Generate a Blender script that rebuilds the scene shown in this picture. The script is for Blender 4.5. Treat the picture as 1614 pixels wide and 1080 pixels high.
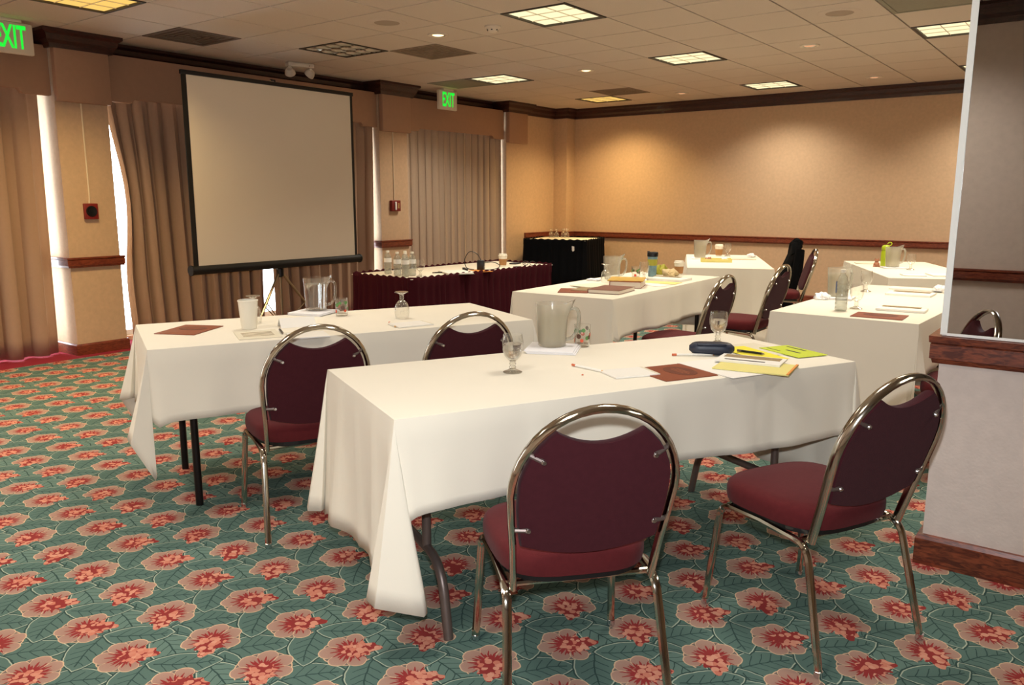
import bpy, bmesh, math, random
from mathutils import Vector, Matrix
random.seed(7)
PI = math.pi
sc = bpy.context.scene
for o in list(bpy.data.objects): bpy.data.objects.remove(o)
COL = sc.collection

# ------------------------------------------------------------------ camera, world, exposure
HC, ZC = 1.36, 2.72                      # camera height, ceiling height
F_PX, YAW, PITCH, ROLL = 1262.0, 0.6465, 0.1775, 0.001
cam_d = bpy.data.cameras.new('camera'); cam = bpy.data.objects.new('camera', cam_d); COL.objects.link(cam)
cam_d.sensor_fit = 'HORIZONTAL'; cam_d.sensor_width = 36.0; cam_d.lens = 36.0 * F_PX / 1614.0
cam_d.clip_start = 0.05; cam_d.clip_end = 100
fw = Vector((-math.sin(YAW) * math.cos(PITCH), math.cos(YAW) * math.cos(PITCH), -math.sin(PITCH)))
rt = Vector((math.cos(YAW), math.sin(YAW), 0)); up = rt.cross(fw)
r2 = rt * math.cos(ROLL) + up * math.sin(ROLL); u2 = up * math.cos(ROLL) - rt * math.sin(ROLL)
cam.matrix_world = Matrix(((r2.x, u2.x, -fw.x, 0), (r2.y, u2.y, -fw.y, 0), (r2.z, u2.z, -fw.z, HC), (0, 0, 0, 1)))
sc.camera = cam
world = bpy.data.worlds.new('daylight'); sc.world = world; world.use_nodes = True
world.node_tree.nodes['Background'].inputs[0].default_value = (0.93, 0.96, 1.0, 1)
world.node_tree.nodes['Background'].inputs[1].default_value = 16.0
vs = sc.view_settings
vs.view_transform = 'Standard'; vs.look = 'None'; vs.gamma = 1.0; vs.use_curve_mapping = False
vs.exposure = 0.06
cy = sc.cycles; cy.max_bounces = 6; cy.diffuse_bounces = 3; cy.glossy_bounces = 4; cy.transmission_bounces = 6; cy.transparent_max_bounces = 16; cy.caustics_reflective = False; cy.caustics_refractive = False
LIGHT_W = 24.0                           # output of one lit troffer
fl_d = bpy.data.lights.new('camera_flash', 'SPOT'); fl_d.energy = 165.0; fl_d.color = (.90, .95, 1.0); fl_d.spot_size = math.radians(100); fl_d.spot_blend = 0.7; fl_d.shadow_soft_size = 0.02
fl = bpy.data.objects.new('camera_flash', fl_d); COL.objects.link(fl)      # the pop-up flash over the lens
fl.matrix_world = cam.matrix_world.copy(); fl.location = cam.matrix_world @ Vector((0, .10, -.03))

# ------------------------------------------------------------------ colour and material helpers
def lin(c):
    return tuple(((x / 255.0) / 12.92 if x / 255.0 <= 0.04045 else ((x / 255.0 + 0.055) / 1.055) ** 2.4) for x in c)
def rgba(c): return (*lin(c), 1.0)
MATS = {}
def mat(name, c, rough=0.6, metal=0.0, noise=0.0, scale=8.0, bump=0.0, bscale=200.0, emit=None, estr=0.0, coat=0.0, sheen=0.0, spec=0.5, stretch=None):
    m = bpy.data.materials.new(name); m.use_nodes = True; MATS[name] = m
    nt = m.node_tree; b = nt.nodes['Principled BSDF']
    b.inputs['Base Color'].default_value = rgba(c); b.inputs['Roughness'].default_value = rough
    b.inputs['Metallic'].default_value = metal; b.inputs['Coat Weight'].default_value = coat
    b.inputs['Sheen Weight'].default_value = sheen; b.inputs['Specular IOR Level'].default_value = spec
    tc = nt.nodes.new('ShaderNodeTexCoord'); mp = nt.nodes.new('ShaderNodeMapping')
    nt.links.new(tc.outputs['Object'], mp.inputs[0])
    if stretch: mp.inputs['Scale'].default_value = stretch
    n = nt.nodes.new('ShaderNodeTexNoise'); n.inputs['Scale'].default_value = scale; n.inputs['Detail'].default_value = 4
    nt.links.new(mp.outputs[0], n.inputs['Vector'])
    if noise > 0:
        mx = nt.nodes.new('ShaderNodeMix'); mx.data_type = 'RGBA'
        l = lin(c); k1, k2 = 1 - noise, 1 + noise
        mx.inputs[6].default_value = (*[x * k1 for x in l], 1); mx.inputs[7].default_value = (*[min(1, x * k2) for x in l], 1)
        nt.links.new(n.outputs[0], mx.inputs[0]); nt.links.new(mx.outputs[2], b.inputs['Base Color'])
    if bump > 0:
        n2 = nt.nodes.new('ShaderNodeTexNoise'); n2.inputs['Scale'].default_value = bscale
        bp = nt.nodes.new('ShaderNodeBump'); bp.inputs['Strength'].default_value = bump; bp.inputs['Distance'].default_value = 0.002
        nt.links.new(mp.outputs[0], n2.inputs['Vector']); nt.links.new(n2.outputs[0], bp.inputs['Height']); nt.links.new(bp.outputs[0], b.inputs['Normal'])
    if emit:
        b.inputs['Emission Color'].default_value = rgba(emit); b.inputs['Emission Strength'].default_value = estr
    return m
def thin_glass(name, tint=(250, 252, 248), rough=0.03, body=0.0, bodyc=(240, 238, 225), gloss=1.0):
    m = bpy.data.materials.new(name); m.use_nodes = True; MATS[name] = m
    nt = m.node_tree; nt.nodes.clear(); out = nt.nodes.new('ShaderNodeOutputMaterial')
    tr = nt.nodes.new('ShaderNodeBsdfTransparent'); tr.inputs[0].default_value = rgba(tint)
    gl = nt.nodes.new('ShaderNodeBsdfGlossy'); gl.inputs['Roughness'].default_value = rough
    lw = nt.nodes.new('ShaderNodeLayerWeight'); lw.inputs[0].default_value = 0.5
    fr = nt.nodes.new('ShaderNodeMath'); fr.operation = 'POWER'; fr.inputs[1].default_value = 2.2; nt.links.new(lw.outputs['Facing'], fr.inputs[0])
    ad0 = nt.nodes.new('ShaderNodeMath'); ad0.operation = 'MULTIPLY_ADD'; ad0.inputs[1].default_value = 0.9; ad0.inputs[2].default_value = 0.07; nt.links.new(fr.outputs[0], ad0.inputs[0]); fr = ad0
    mul = nt.nodes.new('ShaderNodeMath'); mul.operation = 'MULTIPLY'; mul.inputs[1].default_value = gloss; mul.use_clamp = True
    nt.links.new(fr.outputs[0], mul.inputs[0])
    mx = nt.nodes.new('ShaderNodeMixShader'); nt.links.new(mul.outputs[0], mx.inputs[0]); nt.links.new(tr.outputs[0], mx.inputs[1]); nt.links.new(gl.outputs[0], mx.inputs[2])
    last = mx
    if body > 0:
        df = nt.nodes.new('ShaderNodeBsdfDiffuse'); df.inputs[0].default_value = rgba(bodyc)
        tl = nt.nodes.new('ShaderNodeBsdfTranslucent'); tl.inputs[0].default_value = rgba(bodyc)
        ad = nt.nodes.new('ShaderNodeMixShader'); ad.inputs[0].default_value = 0.5
        nt.links.new(df.outputs[0], ad.inputs[1]); nt.links.new(tl.outputs[0], ad.inputs[2])
        m2 = nt.nodes.new('ShaderNodeMixShader'); m2.inputs[0].default_value = body
        nt.links.new(mx.outputs[0], m2.inputs[1]); nt.links.new(ad.outputs[0], m2.inputs[2]); last = m2
    nt.links.new(last.outputs[0], out.inputs[0]); return m
def wood(name, c1, c2, rough=0.35, stretch=(1, 1, 12)):
    m = mat(name, c1, rough, coat=0.25)
    nt = m.node_tree; b = nt.nodes['Principled BSDF']; mp = [n for n in nt.nodes if n.type == 'MAPPING'][0]
    mp.inputs['Scale'].default_value = stretch
    w = nt.nodes.new('ShaderNodeTexNoise'); w.inputs['Scale'].default_value = 5; w.inputs['Detail'].default_value = 8; w.inputs['Distortion'].default_value = 1.6
    nt.links.new(mp.outputs[0], w.inputs['Vector'])
    r = nt.nodes.new('ShaderNodeValToRGB'); r.color_ramp.elements[0].color = rgba(c2); r.color_ramp.elements[1].color = rgba(c1)
    r.color_ramp.elements[0].position = 0.38; r.color_ramp.elements[1].position = 0.62
    nt.links.new(w.outputs[0], r.inputs[0]); nt.links.new(r.outputs[0], b.inputs['Base Color']); return m

# expression compiler for node maths
class X:
    nt = None
    def __init__(s, v): s.v = v
    @staticmethod
    def op(op, *a, clamp=False):
        n = X.nt.nodes.new('ShaderNodeMath'); n.operation = op; n.use_clamp = clamp
        for i, q in enumerate(a):
            if isinstance(q, X): q = q.v
            if isinstance(q, (int, float)): n.inputs[i].default_value = q
            else: X.nt.links.new(q, n.inputs[i])
        return X(n.outputs[0])
    def __add__(a, b): return X.op('ADD', a, b)
    __radd__ = __add__
    def __sub__(a, b): return X.op('SUBTRACT', a, b)
    def __rsub__(a, b): return X.op('SUBTRACT', b, a)
    def __mul__(a, b): return X.op('MULTIPLY', a, b)
    __rmul__ = __mul__
    def __truediv__(a, b): return X.op('DIVIDE', a, b)
    def __lt__(a, b): return X.op('LESS_THAN', a, b)
    def __gt__(a, b): return X.op('GREATER_THAN', a, b)
def xabs(a): return X.op('ABSOLUTE', a)
def xmin(a, b): return X.op('MINIMUM', a, b)
def xmax(a, b): return X.op('MAXIMUM', a, b)
def xsin(a): return X.op('SINE', a)
def xcos(a): return X.op('COSINE', a)
def xhyp(a, b): return X.op('SQRT', a * a + b * b)
def xatan(a, b): return X.op('ARCTAN2', a, b)
def xwrap(a, p): return X.op('WRAP', a, p / 2, -p / 2)
def mixc(f, a, b):
    n = X.nt.nodes.new('ShaderNodeMix'); n.data_type = 'RGBA'
    if isinstance(f, X): X.nt.links.new(f.v, n.inputs[0])
    else: n.inputs[0].default_value = f
    for i, q in ((6, a), (7, b)):
        if isinstance(q, tuple): n.inputs[i].default_value = q
        else: X.nt.links.new(q, n.inputs[i])
    return n.outputs[2]

def carpet_material():
    m = mat('carpet', (90, 110, 95), 0.95, bump=0.5, bscale=420, spec=0.1)
    nt = m.node_tree; X.nt = nt; b = nt.nodes['Principled BSDF']
    tc = nt.nodes.new('ShaderNodeTexCoord')
    sx = nt.nodes.new('ShaderNodeSeparateXYZ')
    dn = nt.nodes.new('ShaderNodeTexNoise'); dn.inputs['Scale'].default_value = 22
    nt.links.new(tc.outputs['Object'], sx.inputs[0]); nt.links.new(tc.outputs['Object'], dn.inputs['Vector'])
    sep = nt.nodes.new('ShaderNodeSeparateColor'); nt.links.new(dn.outputs['Color'], sep.inputs[0])
    wx = X(sx.outputs[0]); wy = X(sx.outputs[1])
    gx = wx + (X(sep.outputs[0]) - 0.5) * 0.012; gy = wy + (X(sep.outputs[1]) - 0.5) * 0.012
    PX, PY = 0.257, 0.4275
    teal, teal2, vein = rgba((88, 112, 104)), rgba((100, 124, 114)), rgba((54, 76, 72))
    cream, peach = rgba((168, 178, 158)), rgba((208, 176, 144))
    base = teal
    col = mixc(X(dn.outputs[0]), teal, rgba((78, 104, 94)))
    def leaf(cx, cy, ang, ln, wd, bend, c):
        # a pointed leaf cut from two discs, with a pale rim on its edge and dark veins
        nonlocal col
        dx = xwrap(gx - cx, PX); dy = xwrap(gy - cy, PY)
        ca, sa = math.cos(ang), math.sin(ang)
        s = dx * ca + dy * sa; t = dy * ca - dx * sa
        t = t + s * s * bend
        R = (ln * ln / 4 + wd * wd / 4) / wd
        k = R - wd / 2
        d = xmax(xhyp(s, t + k) - R, xhyp(s, t - k) - R)
        col = mixc((d < 0.006), col, vein)
        col = mixc((d < 0.001), col, cream)
        col = mixc((d < -0.0025), col, c)
        mid = xabs(t) < 0.0022
        q = X.op('FRACT', (s - xabs(t) * 0.8) / 0.034)
        side = (q < 0.11) * (xabs(t) < wd * 0.34)
        col = mixc(xmax(mid, side) * (d < -0.008) * (xabs(s) < ln * 0.40), col, vein)
    A = (-2.39, 1.27); B = (-2.515, 1.4985)
    for sgn, (cx, cy) in ((1, A), (-1, B)):
        leaf(cx + 0.125, cy + sgn * 0.055, sgn * 0.95, 0.24, 0.125, 1.1 * sgn, teal)
        leaf(cx + 0.075, cy - sgn * 0.100, sgn * 0.25, 0.255, 0.125, -1.2 * sgn, teal2)
        leaf(cx - 0.085, cy - sgn * 0.075, sgn * -0.75, 0.22, 0.115, 1.0 * sgn, teal)
    vor = nt.nodes.new('ShaderNodeTexVoronoi'); vor.inputs['Scale'].default_value = 52
    vd = nt.nodes.new('ShaderNodeTexVoronoi'); vd.inputs['Scale'].default_value = 46; vd.feature = 'DISTANCE_TO_EDGE'
    for v_ in (vor, vd):
        mp = nt.nodes.new('ShaderNodeMapping'); nt.links.new(tc.outputs['Object'], mp.inputs[0]); nt.links.new(mp.outputs[0], v_.inputs['Vector'])
    vsep = nt.nodes.new('ShaderNodeSeparateColor'); nt.links.new(vor.outputs['Color'], vsep.inputs[0])
    def flower(cx, cy, ax):
        nonlocal col
        dx = xwrap(gx - cx, PX); dy = xwrap(gy - cy, PY)
        e = (math.cos(ax), math.sin(ax))
        p = (dx * e[0] + dy * e[1]) * 1.14; q = (dy * e[0] - dx * e[1]) * 1.14
        th = xatan(q, p); r = xhyp(p, q)
        lobe = X.op('POWER', xabs(xcos(th * 3.5)), 0.5)
        Rp = 0.078 + lobe * 0.036 - xabs(th) * 0.005
        fan = xabs(th) < 2.25
        tri = X.op('POWER', xabs(xsin(th * 3.5)), 0.8)
        Rg = (0.094 + tri * 0.010) - xabs(th) * 0.005
        col = mixc((r < Rg) * fan, col, peach)
        col = mixc((r < Rg - 0.004) * fan, col, rgba((118, 104, 98)))
        col = mixc((r < Rp) * fan, col, peach)
        sepm = xabs(xcos(th * 3.5)) * r * 0.29
        col = mixc((r < Rp - 0.004) * fan, col, mixc(X.op('MULTIPLY', r, 9.0, clamp=True), rgba((150, 104, 94)), rgba((172, 140, 124))))
        col = mixc((sepm < 0.0016) * (r < Rp) * fan * (r > 0.055), col, peach)
        ray = xsin(th * 31.0) * 0.5 + xsin(th * 17.0 + 1.0) * 0.5
        col = mixc((r < 0.056 + ray * 0.022) * (xabs(th) < 2.3), col, rgba((146, 52, 52)))
        p2 = p + 0.022
        r3 = xhyp(p2 / 1.08, q); th3 = xatan(q, p2)
        edge = 0.049 + xsin(th3 * 9.0) * 0.007 + xmax(X(0.0).v if False else xabs(th3) - 2.5, 0.0) * 0.045
        inside = r3 < edge
        flo = mixc((X(vor.outputs['Distance']) < 0.60) * (X(vsep.outputs[0]) > 0.12), rgba((142, 54, 52)), mixc(X(vsep.outputs[1]), rgba((196, 118, 98)), rgba((210, 150, 126))))
        col = mixc(inside, col, flo)
    flower(A[0], A[1], math.radians(130)); flower(B[0], B[1], math.radians(230))
    col = mixc(wx < -7.07, col, rgba((140, 44, 58)))
    nt.links.new(col, b.inputs['Base Color'])
    return m

# ------------------------------------------------------------------ mesh helpers
def finish(name, me, m, parent=None, smooth=True, loc=None, rz=None):
    o = bpy.data.objects.new(name, me); COL.objects.link(o)
    if m is not None and not me.materials: me.materials.append(m if not isinstance(m, str) else MATS[m])
    if smooth:
        for p in me.polygons: p.use_smooth = True
        try: me.set_sharp_from_angle(angle=0.7)
        except Exception: pass
    if parent: o.parent = parent
    if loc: o.location = loc
    if rz is not None: o.rotation_euler = (0, 0, rz)
    return o
def me_bm(bm, name='m'):
    bmesh.ops.recalc_face_normals(bm, faces=bm.faces[:])
    me = bpy.data.meshes.new(name); bm.to_mesh(me); bm.free(); return me
def add_box(bm, x0, x1, y0, y1, z0, z1, M=None, bev=0):
    vs_ = [bm.verts.new((x, y, z)) for x in (x0, x1) for y in (y0, y1) for z in (z0, z1)]
    fs = []
    for f in ((0, 1, 3, 2), (4, 6, 7, 5), (0, 4, 5, 1), (2, 3, 7, 6), (0, 2, 6, 4), (1, 5, 7, 3)): fs.append(bm.faces.new([vs_[i] for i in f]))
    if M is not None: bmesh.ops.transform(bm, matrix=M, verts=vs_)
    if bev > 0:
        es = list({e for f in fs for e in f.edges}); bmesh.ops.bevel(bm, geom=es, offset=bev, segments=2, affect='EDGES', profile=0.5)
def box(name, x0, x1, y0, y1, z0, z1, m, parent=None, bev=0, smooth=True):
    bm = bmesh.new(); add_box(bm, x0, x1, y0, y1, z0, z1, None, bev); return finish(name, me_bm(bm), m, parent, smooth)
def add_lathe(bm, prof, seg=24, M=None, closed=False):
    rings = []; new = []
    for r, z in prof:
        if r < 1e-6: v = bm.verts.new((0, 0, z)); rings.append([v]); new.append(v)
        else:
            ring = [bm.verts.new((r * math.cos(2 * PI * i / seg), r * math.sin(2 * PI * i / seg), z)) for i in range(seg)]
            rings.append(ring); new += ring
    for a, b in zip(rings, rings[1:]):
        if len(a) == 1 and len(b) == 1: continue
        for i in range(seg):
            j = (i + 1) % seg
            if len(a) == 1: bm.faces.new((a[0], b[i], b[j]))
            elif len(b) == 1: bm.faces.new((a[i], b[0], a[j]))
            else: bm.faces.new((a[i], b[i], b[j], a[j]))
    if M is not None: bmesh.ops.transform(bm, matrix=M, verts=new)
def lathe(name, prof, m, parent=None, seg=24, loc=None):
    bm = bmesh.new(); add_lathe(bm, prof, seg); return finish(name, me_bm(bm), m, parent, True, loc)
def fillet(pts, rad, n=5):
    pts = [Vector(p) for p in pts]; out = [pts[0]]
    for i in range(1, len(pts) - 1):
        p, a, b = pts[i], pts[i - 1], pts[i + 1]
        da, db = (a - p), (b - p); r = min(rad, da.length * 0.49, db.length * 0.49)
        A, Bq = p + da.normalized() * r, p + db.normalized() * r
        for k in range(n + 1):
            t = k / n; out.append(A * (1 - t) ** 2 + p * 2 * t * (1 - t) + Bq * t * t)
    out.append(pts[-1]); return out
def add_tube(bm, pts, r, seg=8, rb=None, ref=None, cap=True):
    pts = [Vector(p) for p in pts]; n = len(pts); rings = []
    t0 = (pts[1] - pts[0]).normalized()
    nrm = Vector(ref) if ref else (Vector((0, 0, 1)) if abs(t0.z) < 0.9 else Vector((1, 0, 0)))
    for i, p in enumerate(pts):
        t = (pts[min(i + 1, n - 1)] - pts[max(i - 1, 0)]).normalized()
        nrm = (nrm - t * nrm.dot(t)); nrm = nrm.normalized() if nrm.length > 1e-6 else t.orthogonal().normalized()
        bn = t.cross(nrm); rr = r[i] if isinstance(r, (list, tuple)) else r; r2_ = rb if rb else rr
        rings.append([bm.verts.new(p + nrm * (rr * math.cos(2 * PI * k / seg)) + bn * (r2_ * math.sin(2 * PI * k / seg))) for k in range(seg)])
    for a, b in zip(rings, rings[1:]):
        for k in range(seg): j = (k + 1) % seg; bm.faces.new((a[k], a[j], b[j], b[k]))
    if cap:
        bm.faces.new(rings[0][::-1]); bm.faces.new(rings[-1])
def tube(name, pts, r, m, parent=None, seg=8, rb=None, ref=None):
    bm = bmesh.new(); add_tube(bm, pts, r, seg, rb, ref); return finish(name, me_bm(bm), m, parent)
def add_prism(bm, poly, h0, h1, axis='z'):
    def P(u, v, h):
        return {'z': (u, v, h), 'x': (h, u, v), 'y': (u, h, v)}[axis]
    a = [bm.verts.new(P(u, v, h0)) for u, v in poly]; b = [bm.verts.new(P(u, v, h1)) for u, v in poly]
    bm.faces.new(a[::-1]); bm.faces.new(b)
    for i in range(len(poly)): j = (i + 1) % len(poly); bm.faces.new((a[i], a[j], b[j], b[i]))
def prism(name, poly, h0, h1, m, parent=None, axis='z', bev=0, smooth=True):
    bm = bmesh.new(); add_prism(bm, poly, h0, h1, axis)
    if bev: bmesh.ops.bevel(bm, geom=bm.edges[:], offset=bev, segments=2, affect='EDGES', profile=0.5)
    return finish(name, me_bm(bm), m, parent, smooth)
def molding(name, path, prof, m, parent=None, side=1):
    # sweep a closed profile (out, z) along a 2D path with mitred corners; side=+1 puts 'out' on the right of travel
    path = [Vector((p[0], p[1])) for p in path]; n = len(path); bm = bmesh.new(); rings = []
    for i in range(n):
        d0 = (path[i] - path[i - 1]).normalized() if i else None
        d1 = (path[i + 1] - path[i]).normalized() if i < n - 1 else None
        n0 = Vector((d0.y, -d0.x)) * side if d0 else None; n1 = Vector((d1.y, -d1.x)) * side if d1 else None
        if n0 is None: o = n1
        elif n1 is None: o = n0
        else:
            s = n0 + n1; o = s / (s.dot(n0)) if s.length > 1e-6 else n0
        rings.append([bm.verts.new((path[i].x + o.x * q, path[i].y + o.y * q, z)) for q, z in prof])
    k = len(prof)
    for a, b in zip(rings, rings[1:]):
        for i in range(k): j = (i + 1) % k; bm.faces.new((a[i], a[j], b[j], b[i]))
    bm.faces.new(rings[0]); bm.faces.new(rings[-1][::-1])
    return finish(name, me_bm(bm), m, parent, False)
def text_mesh(name, s, size, m, parent, M, extr=0.001, bold=0.0):
    cu = bpy.data.curves.new('t', 'FONT'); cu.body = s; cu.size = size; cu.extrude = extr; cu.align_x = 'CENTER'; cu.align_y = 'CENTER'; cu.offset = bold
    to = bpy.data.objects.new('t', cu); COL.objects.link(to)
    dg = bpy.context.evaluated_depsgraph_get(); me = bpy.data.meshes.new_from_object(to.evaluated_get(dg))
    bpy.data.objects.remove(to); bpy.data.curves.remove(cu)
    me.transform(M); me.materials.clear()
    return finish(name, me, m, parent, False)
def tag(o, label, cat, group=None):
    o['label'] = label; o['category'] = cat
    if group: o['group'] = group
    return o
def thing(name, label, cat, loc=(0, 0, 0), rz=0.0, group=None):
    o = bpy.data.objects.new(name, None); COL.objects.link(o); o.empty_display_size = 0.05
    o.location = loc; o.rotation_euler = (0, 0, rz); return tag(o, label, cat, group)
def struct(o): o['kind'] = 'structure'; return o
def copy_tree(o, parent=None):
    c = o.copy(); COL.objects.link(c); c.parent = parent
    for ch in o.children: copy_tree(ch, c)
    return c
def dup(o, label, loc, rz=0.0, group=None):
    c = copy_tree(o); c.location = loc; c.rotation_euler = (0, 0, rz); c['label'] = label
    if group: c['group'] = group
    return c

# ------------------------------------------------------------------ materials
carpet_material()
mat('wallpaper', (208, 176, 144), 0.85, noise=0.13, scale=28, bump=0.35, bscale=90)
mat('wallpaper_front', (222, 206, 195), 0.8, noise=0.10, scale=22, bump=0.3, bscale=90)
mat('ceiling_tile', (214, 200, 184), 0.95, noise=0.10, scale=120, bump=0.3, bscale=300)
mat('ceiling_grid', (60, 46, 38), 0.8)
wood('dark_wood', (138, 66, 40), (100, 40, 25), 0.38, (3, 3, 14))
wood('base_wood', (136, 68, 42), (84, 36, 23), 0.35, (3, 3, 14))
wood('crown_wood', (66, 28, 20), (40, 15, 12), 0.45, (3, 3, 14))
mat('pelmet_fabric', (176, 138, 112), 0.9, noise=0.06, scale=30, bump=0.3, bscale=350)
mat('tablecloth', (238, 230, 212), 0.85, noise=0.02, scale=6, bump=0.15, bscale=700, sheen=0.1)
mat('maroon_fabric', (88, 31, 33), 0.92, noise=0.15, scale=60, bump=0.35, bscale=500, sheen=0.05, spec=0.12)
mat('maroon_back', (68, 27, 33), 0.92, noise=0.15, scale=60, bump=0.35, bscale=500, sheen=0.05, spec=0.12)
mat('chrome', (196, 190, 176), 0.13, 1.0)
mat('bolt_steel', (220, 220, 225), 0.2, 1.0)
mat('grey_steel', (112, 98, 92), 0.42, 0.6, noise=0.1, scale=40)
mat('black_steel', (22, 18, 18), 0.35, 0.3)
mat('tripod_metal', (178, 160, 132), 0.3, 0.9)
mat('black_plastic', (16, 16, 18), 0.4)
mat('black_trim', (14, 12, 12), 0.55)
mat('white_plastic', (226, 214, 196), 0.45)
mat('table_wood', (120, 96, 76), 0.6, noise=0.1, scale=20)
mat('maroon_skirt', (60, 16, 24), 0.9, noise=0.12, scale=30, spec=0.1)
mat('black_skirt', (12, 14, 18), 0.9, noise=0.15, scale=30, spec=0.1)
mat('paper_white', (238, 234, 226), 0.8)
mat('paper_cream', (226, 218, 196), 0.8, noise=0.05, scale=60)
mat('paper_yellow', (240, 226, 60), 0.75)
mat('paper_pale_yellow', (228, 216, 134), 0.75)
mat('paper_lime', (200, 214, 58), 0.75)
mat('ink', (56, 52, 52), 0.7)
mat('print_brown', (150, 128, 92), 0.7, noise=0.5, scale=90)
mat('folder_brown', (138, 68, 40), 0.5, noise=0.12, scale=20)
mat('folder_emblem', (104, 46, 28), 0.5)
mat('folder_gold', (154, 86, 56), 0.5)
mat('book_red', (150, 40, 28), 0.5, noise=0.2, scale=40)
mat('book_gold', (196, 156, 62), 0.5, noise=0.45, scale=28)
mat('book_brown', (124, 76, 58), 0.55, noise=0.2, scale=30)
mat('page_edge', (226, 214, 198), 0.8)
mat('napkin', (240, 238, 240), 0.85, bump=0.2, bscale=300)
mat('case_navy', (34, 40, 58), 0.4, bump=0.2, bscale=300)
mat('cup_white', (240, 234, 218), 0.5)
mat('sleeve_brown', (172, 124, 76), 0.8, noise=0.1, scale=60)
mat('bottle_lime', (172, 190, 30), 0.35)
mat('mug_print', (110, 140, 150), 0.35, noise=0.6, scale=30)
mat('fabric_black', (9, 9, 11), 0.95, noise=0.2, scale=30, spec=0.1)
mat('alarm_red', (128, 34, 30), 0.45)
mat('conduit', (232, 214, 184), 0.6)
mat('grille_tan', (176, 158, 140), 0.9)
mat('vent_grey', (120, 104, 88), 0.6, noise=0.15, scale=12)
mat('vent_dark', (112, 94, 78), 0.65, noise=0.15, scale=12)
mat('vent_green', (142, 138, 120), 0.7, noise=0.12, scale=30)
mat('dust_grey', (150, 130, 108), 0.9, noise=0.25, scale=10)
mat('louvre_metal', (222, 222, 210), 0.28, 0.85)
mat('fixture_frame', (70, 62, 52), 0.6)
mat('exit_green', (10, 200, 40), 0.4, emit=(20, 235, 60), estr=1.0)
mat('orange_paper', (232, 150, 66), 0.7)
mat('bag_green', (166, 160, 54), 0.6)
mat('crumple_tan', (208, 184, 138), 0.8)
mat('pencil_wood', (214, 160, 86), 0.6)
mat('eraser_pink', (206, 108, 72), 0.7)
mat('fruit_red', (224, 84, 50), 0.5); mat('fruit_green', (90, 140, 76), 0.5); mat('fruit_dark', (92, 62, 48), 0.5)
mat('label_blue', (60, 92, 150), 0.5)
mat('strip_white', (246, 246, 240), 0.4)
mat('trinket_brown', (170, 112, 82), 0.6, noise=0.4, scale=60)
mat('window_frame', (214, 210, 202), 0.5)
mat('screen_fabric', (232, 220, 202), 0.8, noise=0.015, scale=3)
mat('screen_back', (20, 20, 20), 0.7)
thin_glass('glass', (252, 252, 250), 0.04, body=0.05, bodyc=(250, 246, 232), gloss=1.2)
thin_glass('water_thin', (246, 248, 247), 0.03, gloss=0.6)
thin_glass('glass_pane', (236, 242, 244), 0.02)
m = bpy.data.materials.new('water'); m.use_nodes = True; MATS['water'] = m; nt = m.node_tree; nt.nodes.clear()
_o = nt.nodes.new('ShaderNodeOutputMaterial'); _t = nt.nodes.new('ShaderNodeBsdfTransparent'); _g = nt.nodes.new('ShaderNodeBsdfGlass'); _g.inputs['IOR'].default_value = 1.33; _g.inputs['Roughness'].default_value = 0.0
_m = nt.nodes.new('ShaderNodeMixShader'); _m.inputs[0].default_value = 0.7; nt.links.new(_t.outputs[0], _m.inputs[1]); nt.links.new(_g.outputs[0], _m.inputs[2]); nt.links.new(_m.outputs[0], _o.inputs[0])
thin_glass('plastic_frosted', (240, 238, 230), 0.2, body=0.26, bodyc=(244, 240, 226))
thin_glass('plastic_clear', (240, 242, 240), 0.12, body=0.2, gloss=1.3)
def lamp_mat(name, c, s):
    m = bpy.data.materials.new(name); m.use_nodes = True; MATS[name] = m; nt = m.node_tree; nt.nodes.clear()
    e = nt.nodes.new('ShaderNodeEmission'); e.inputs[0].default_value = rgba(c); e.inputs[1].default_value = s
    o = nt.nodes.new('ShaderNodeOutputMaterial'); nt.links.new(e.outputs[0], o.inputs[0]); return m
lamp_mat('lamp_white', (255, 240, 190), 1.15); lamp_mat('lamp_yellow', (255, 206, 110), 1.0); lamp_mat('bulb_warm', (255, 214, 160), 3.0); lamp_mat('bulb_dim', (240, 176, 130), 0.9)
def curtain_mat(name, c):
    m = mat(name, c, 0.9, noise=0.05, scale=40, sheen=0.1)
    nt = m.node_tree; b = nt.nodes['Principled BSDF']; out = nt.nodes['Material Output']
    t = nt.nodes.new('ShaderNodeBsdfTranslucent'); t.inputs[0].default_value = rgba(tuple(int(x * 0.9) for x in c))
    mx = nt.nodes.new('ShaderNodeMixShader'); mx.inputs[0].default_value = 0.03
    nt.links.new(b.outputs[0], mx.inputs[1]); nt.links.new(t.outputs[0], mx.inputs[2]); nt.links.new(mx.outputs[0], out.inputs[0]); return m
curtain_mat('curtain_brown', (178, 146, 122)); curtain_mat('curtain_taupe', (186, 164, 144))
def mirror_mat():
    m = mat('mirror_glass', (212, 212, 212), 0.015, 1.0); nt = m.node_tree; b = nt.nodes['Principled BSDF']
    n = nt.nodes.new('ShaderNodeTexNoise'); n.inputs['Scale'].default_value = 3.5; n.inputs['Detail'].default_value = 6
    r = nt.nodes.new('ShaderNodeMapRange'); r.inputs[1].default_value = 0.55; r.inputs[2].default_value = 0.8; r.inputs[3].default_value = 0.008; r.inputs[4].default_value = 0.06
    nt.links.new(n.outputs[0], r.inputs[0]); nt.links.new(r.outputs[0], b.inputs['Roughness'])
mirror_mat()

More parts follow.
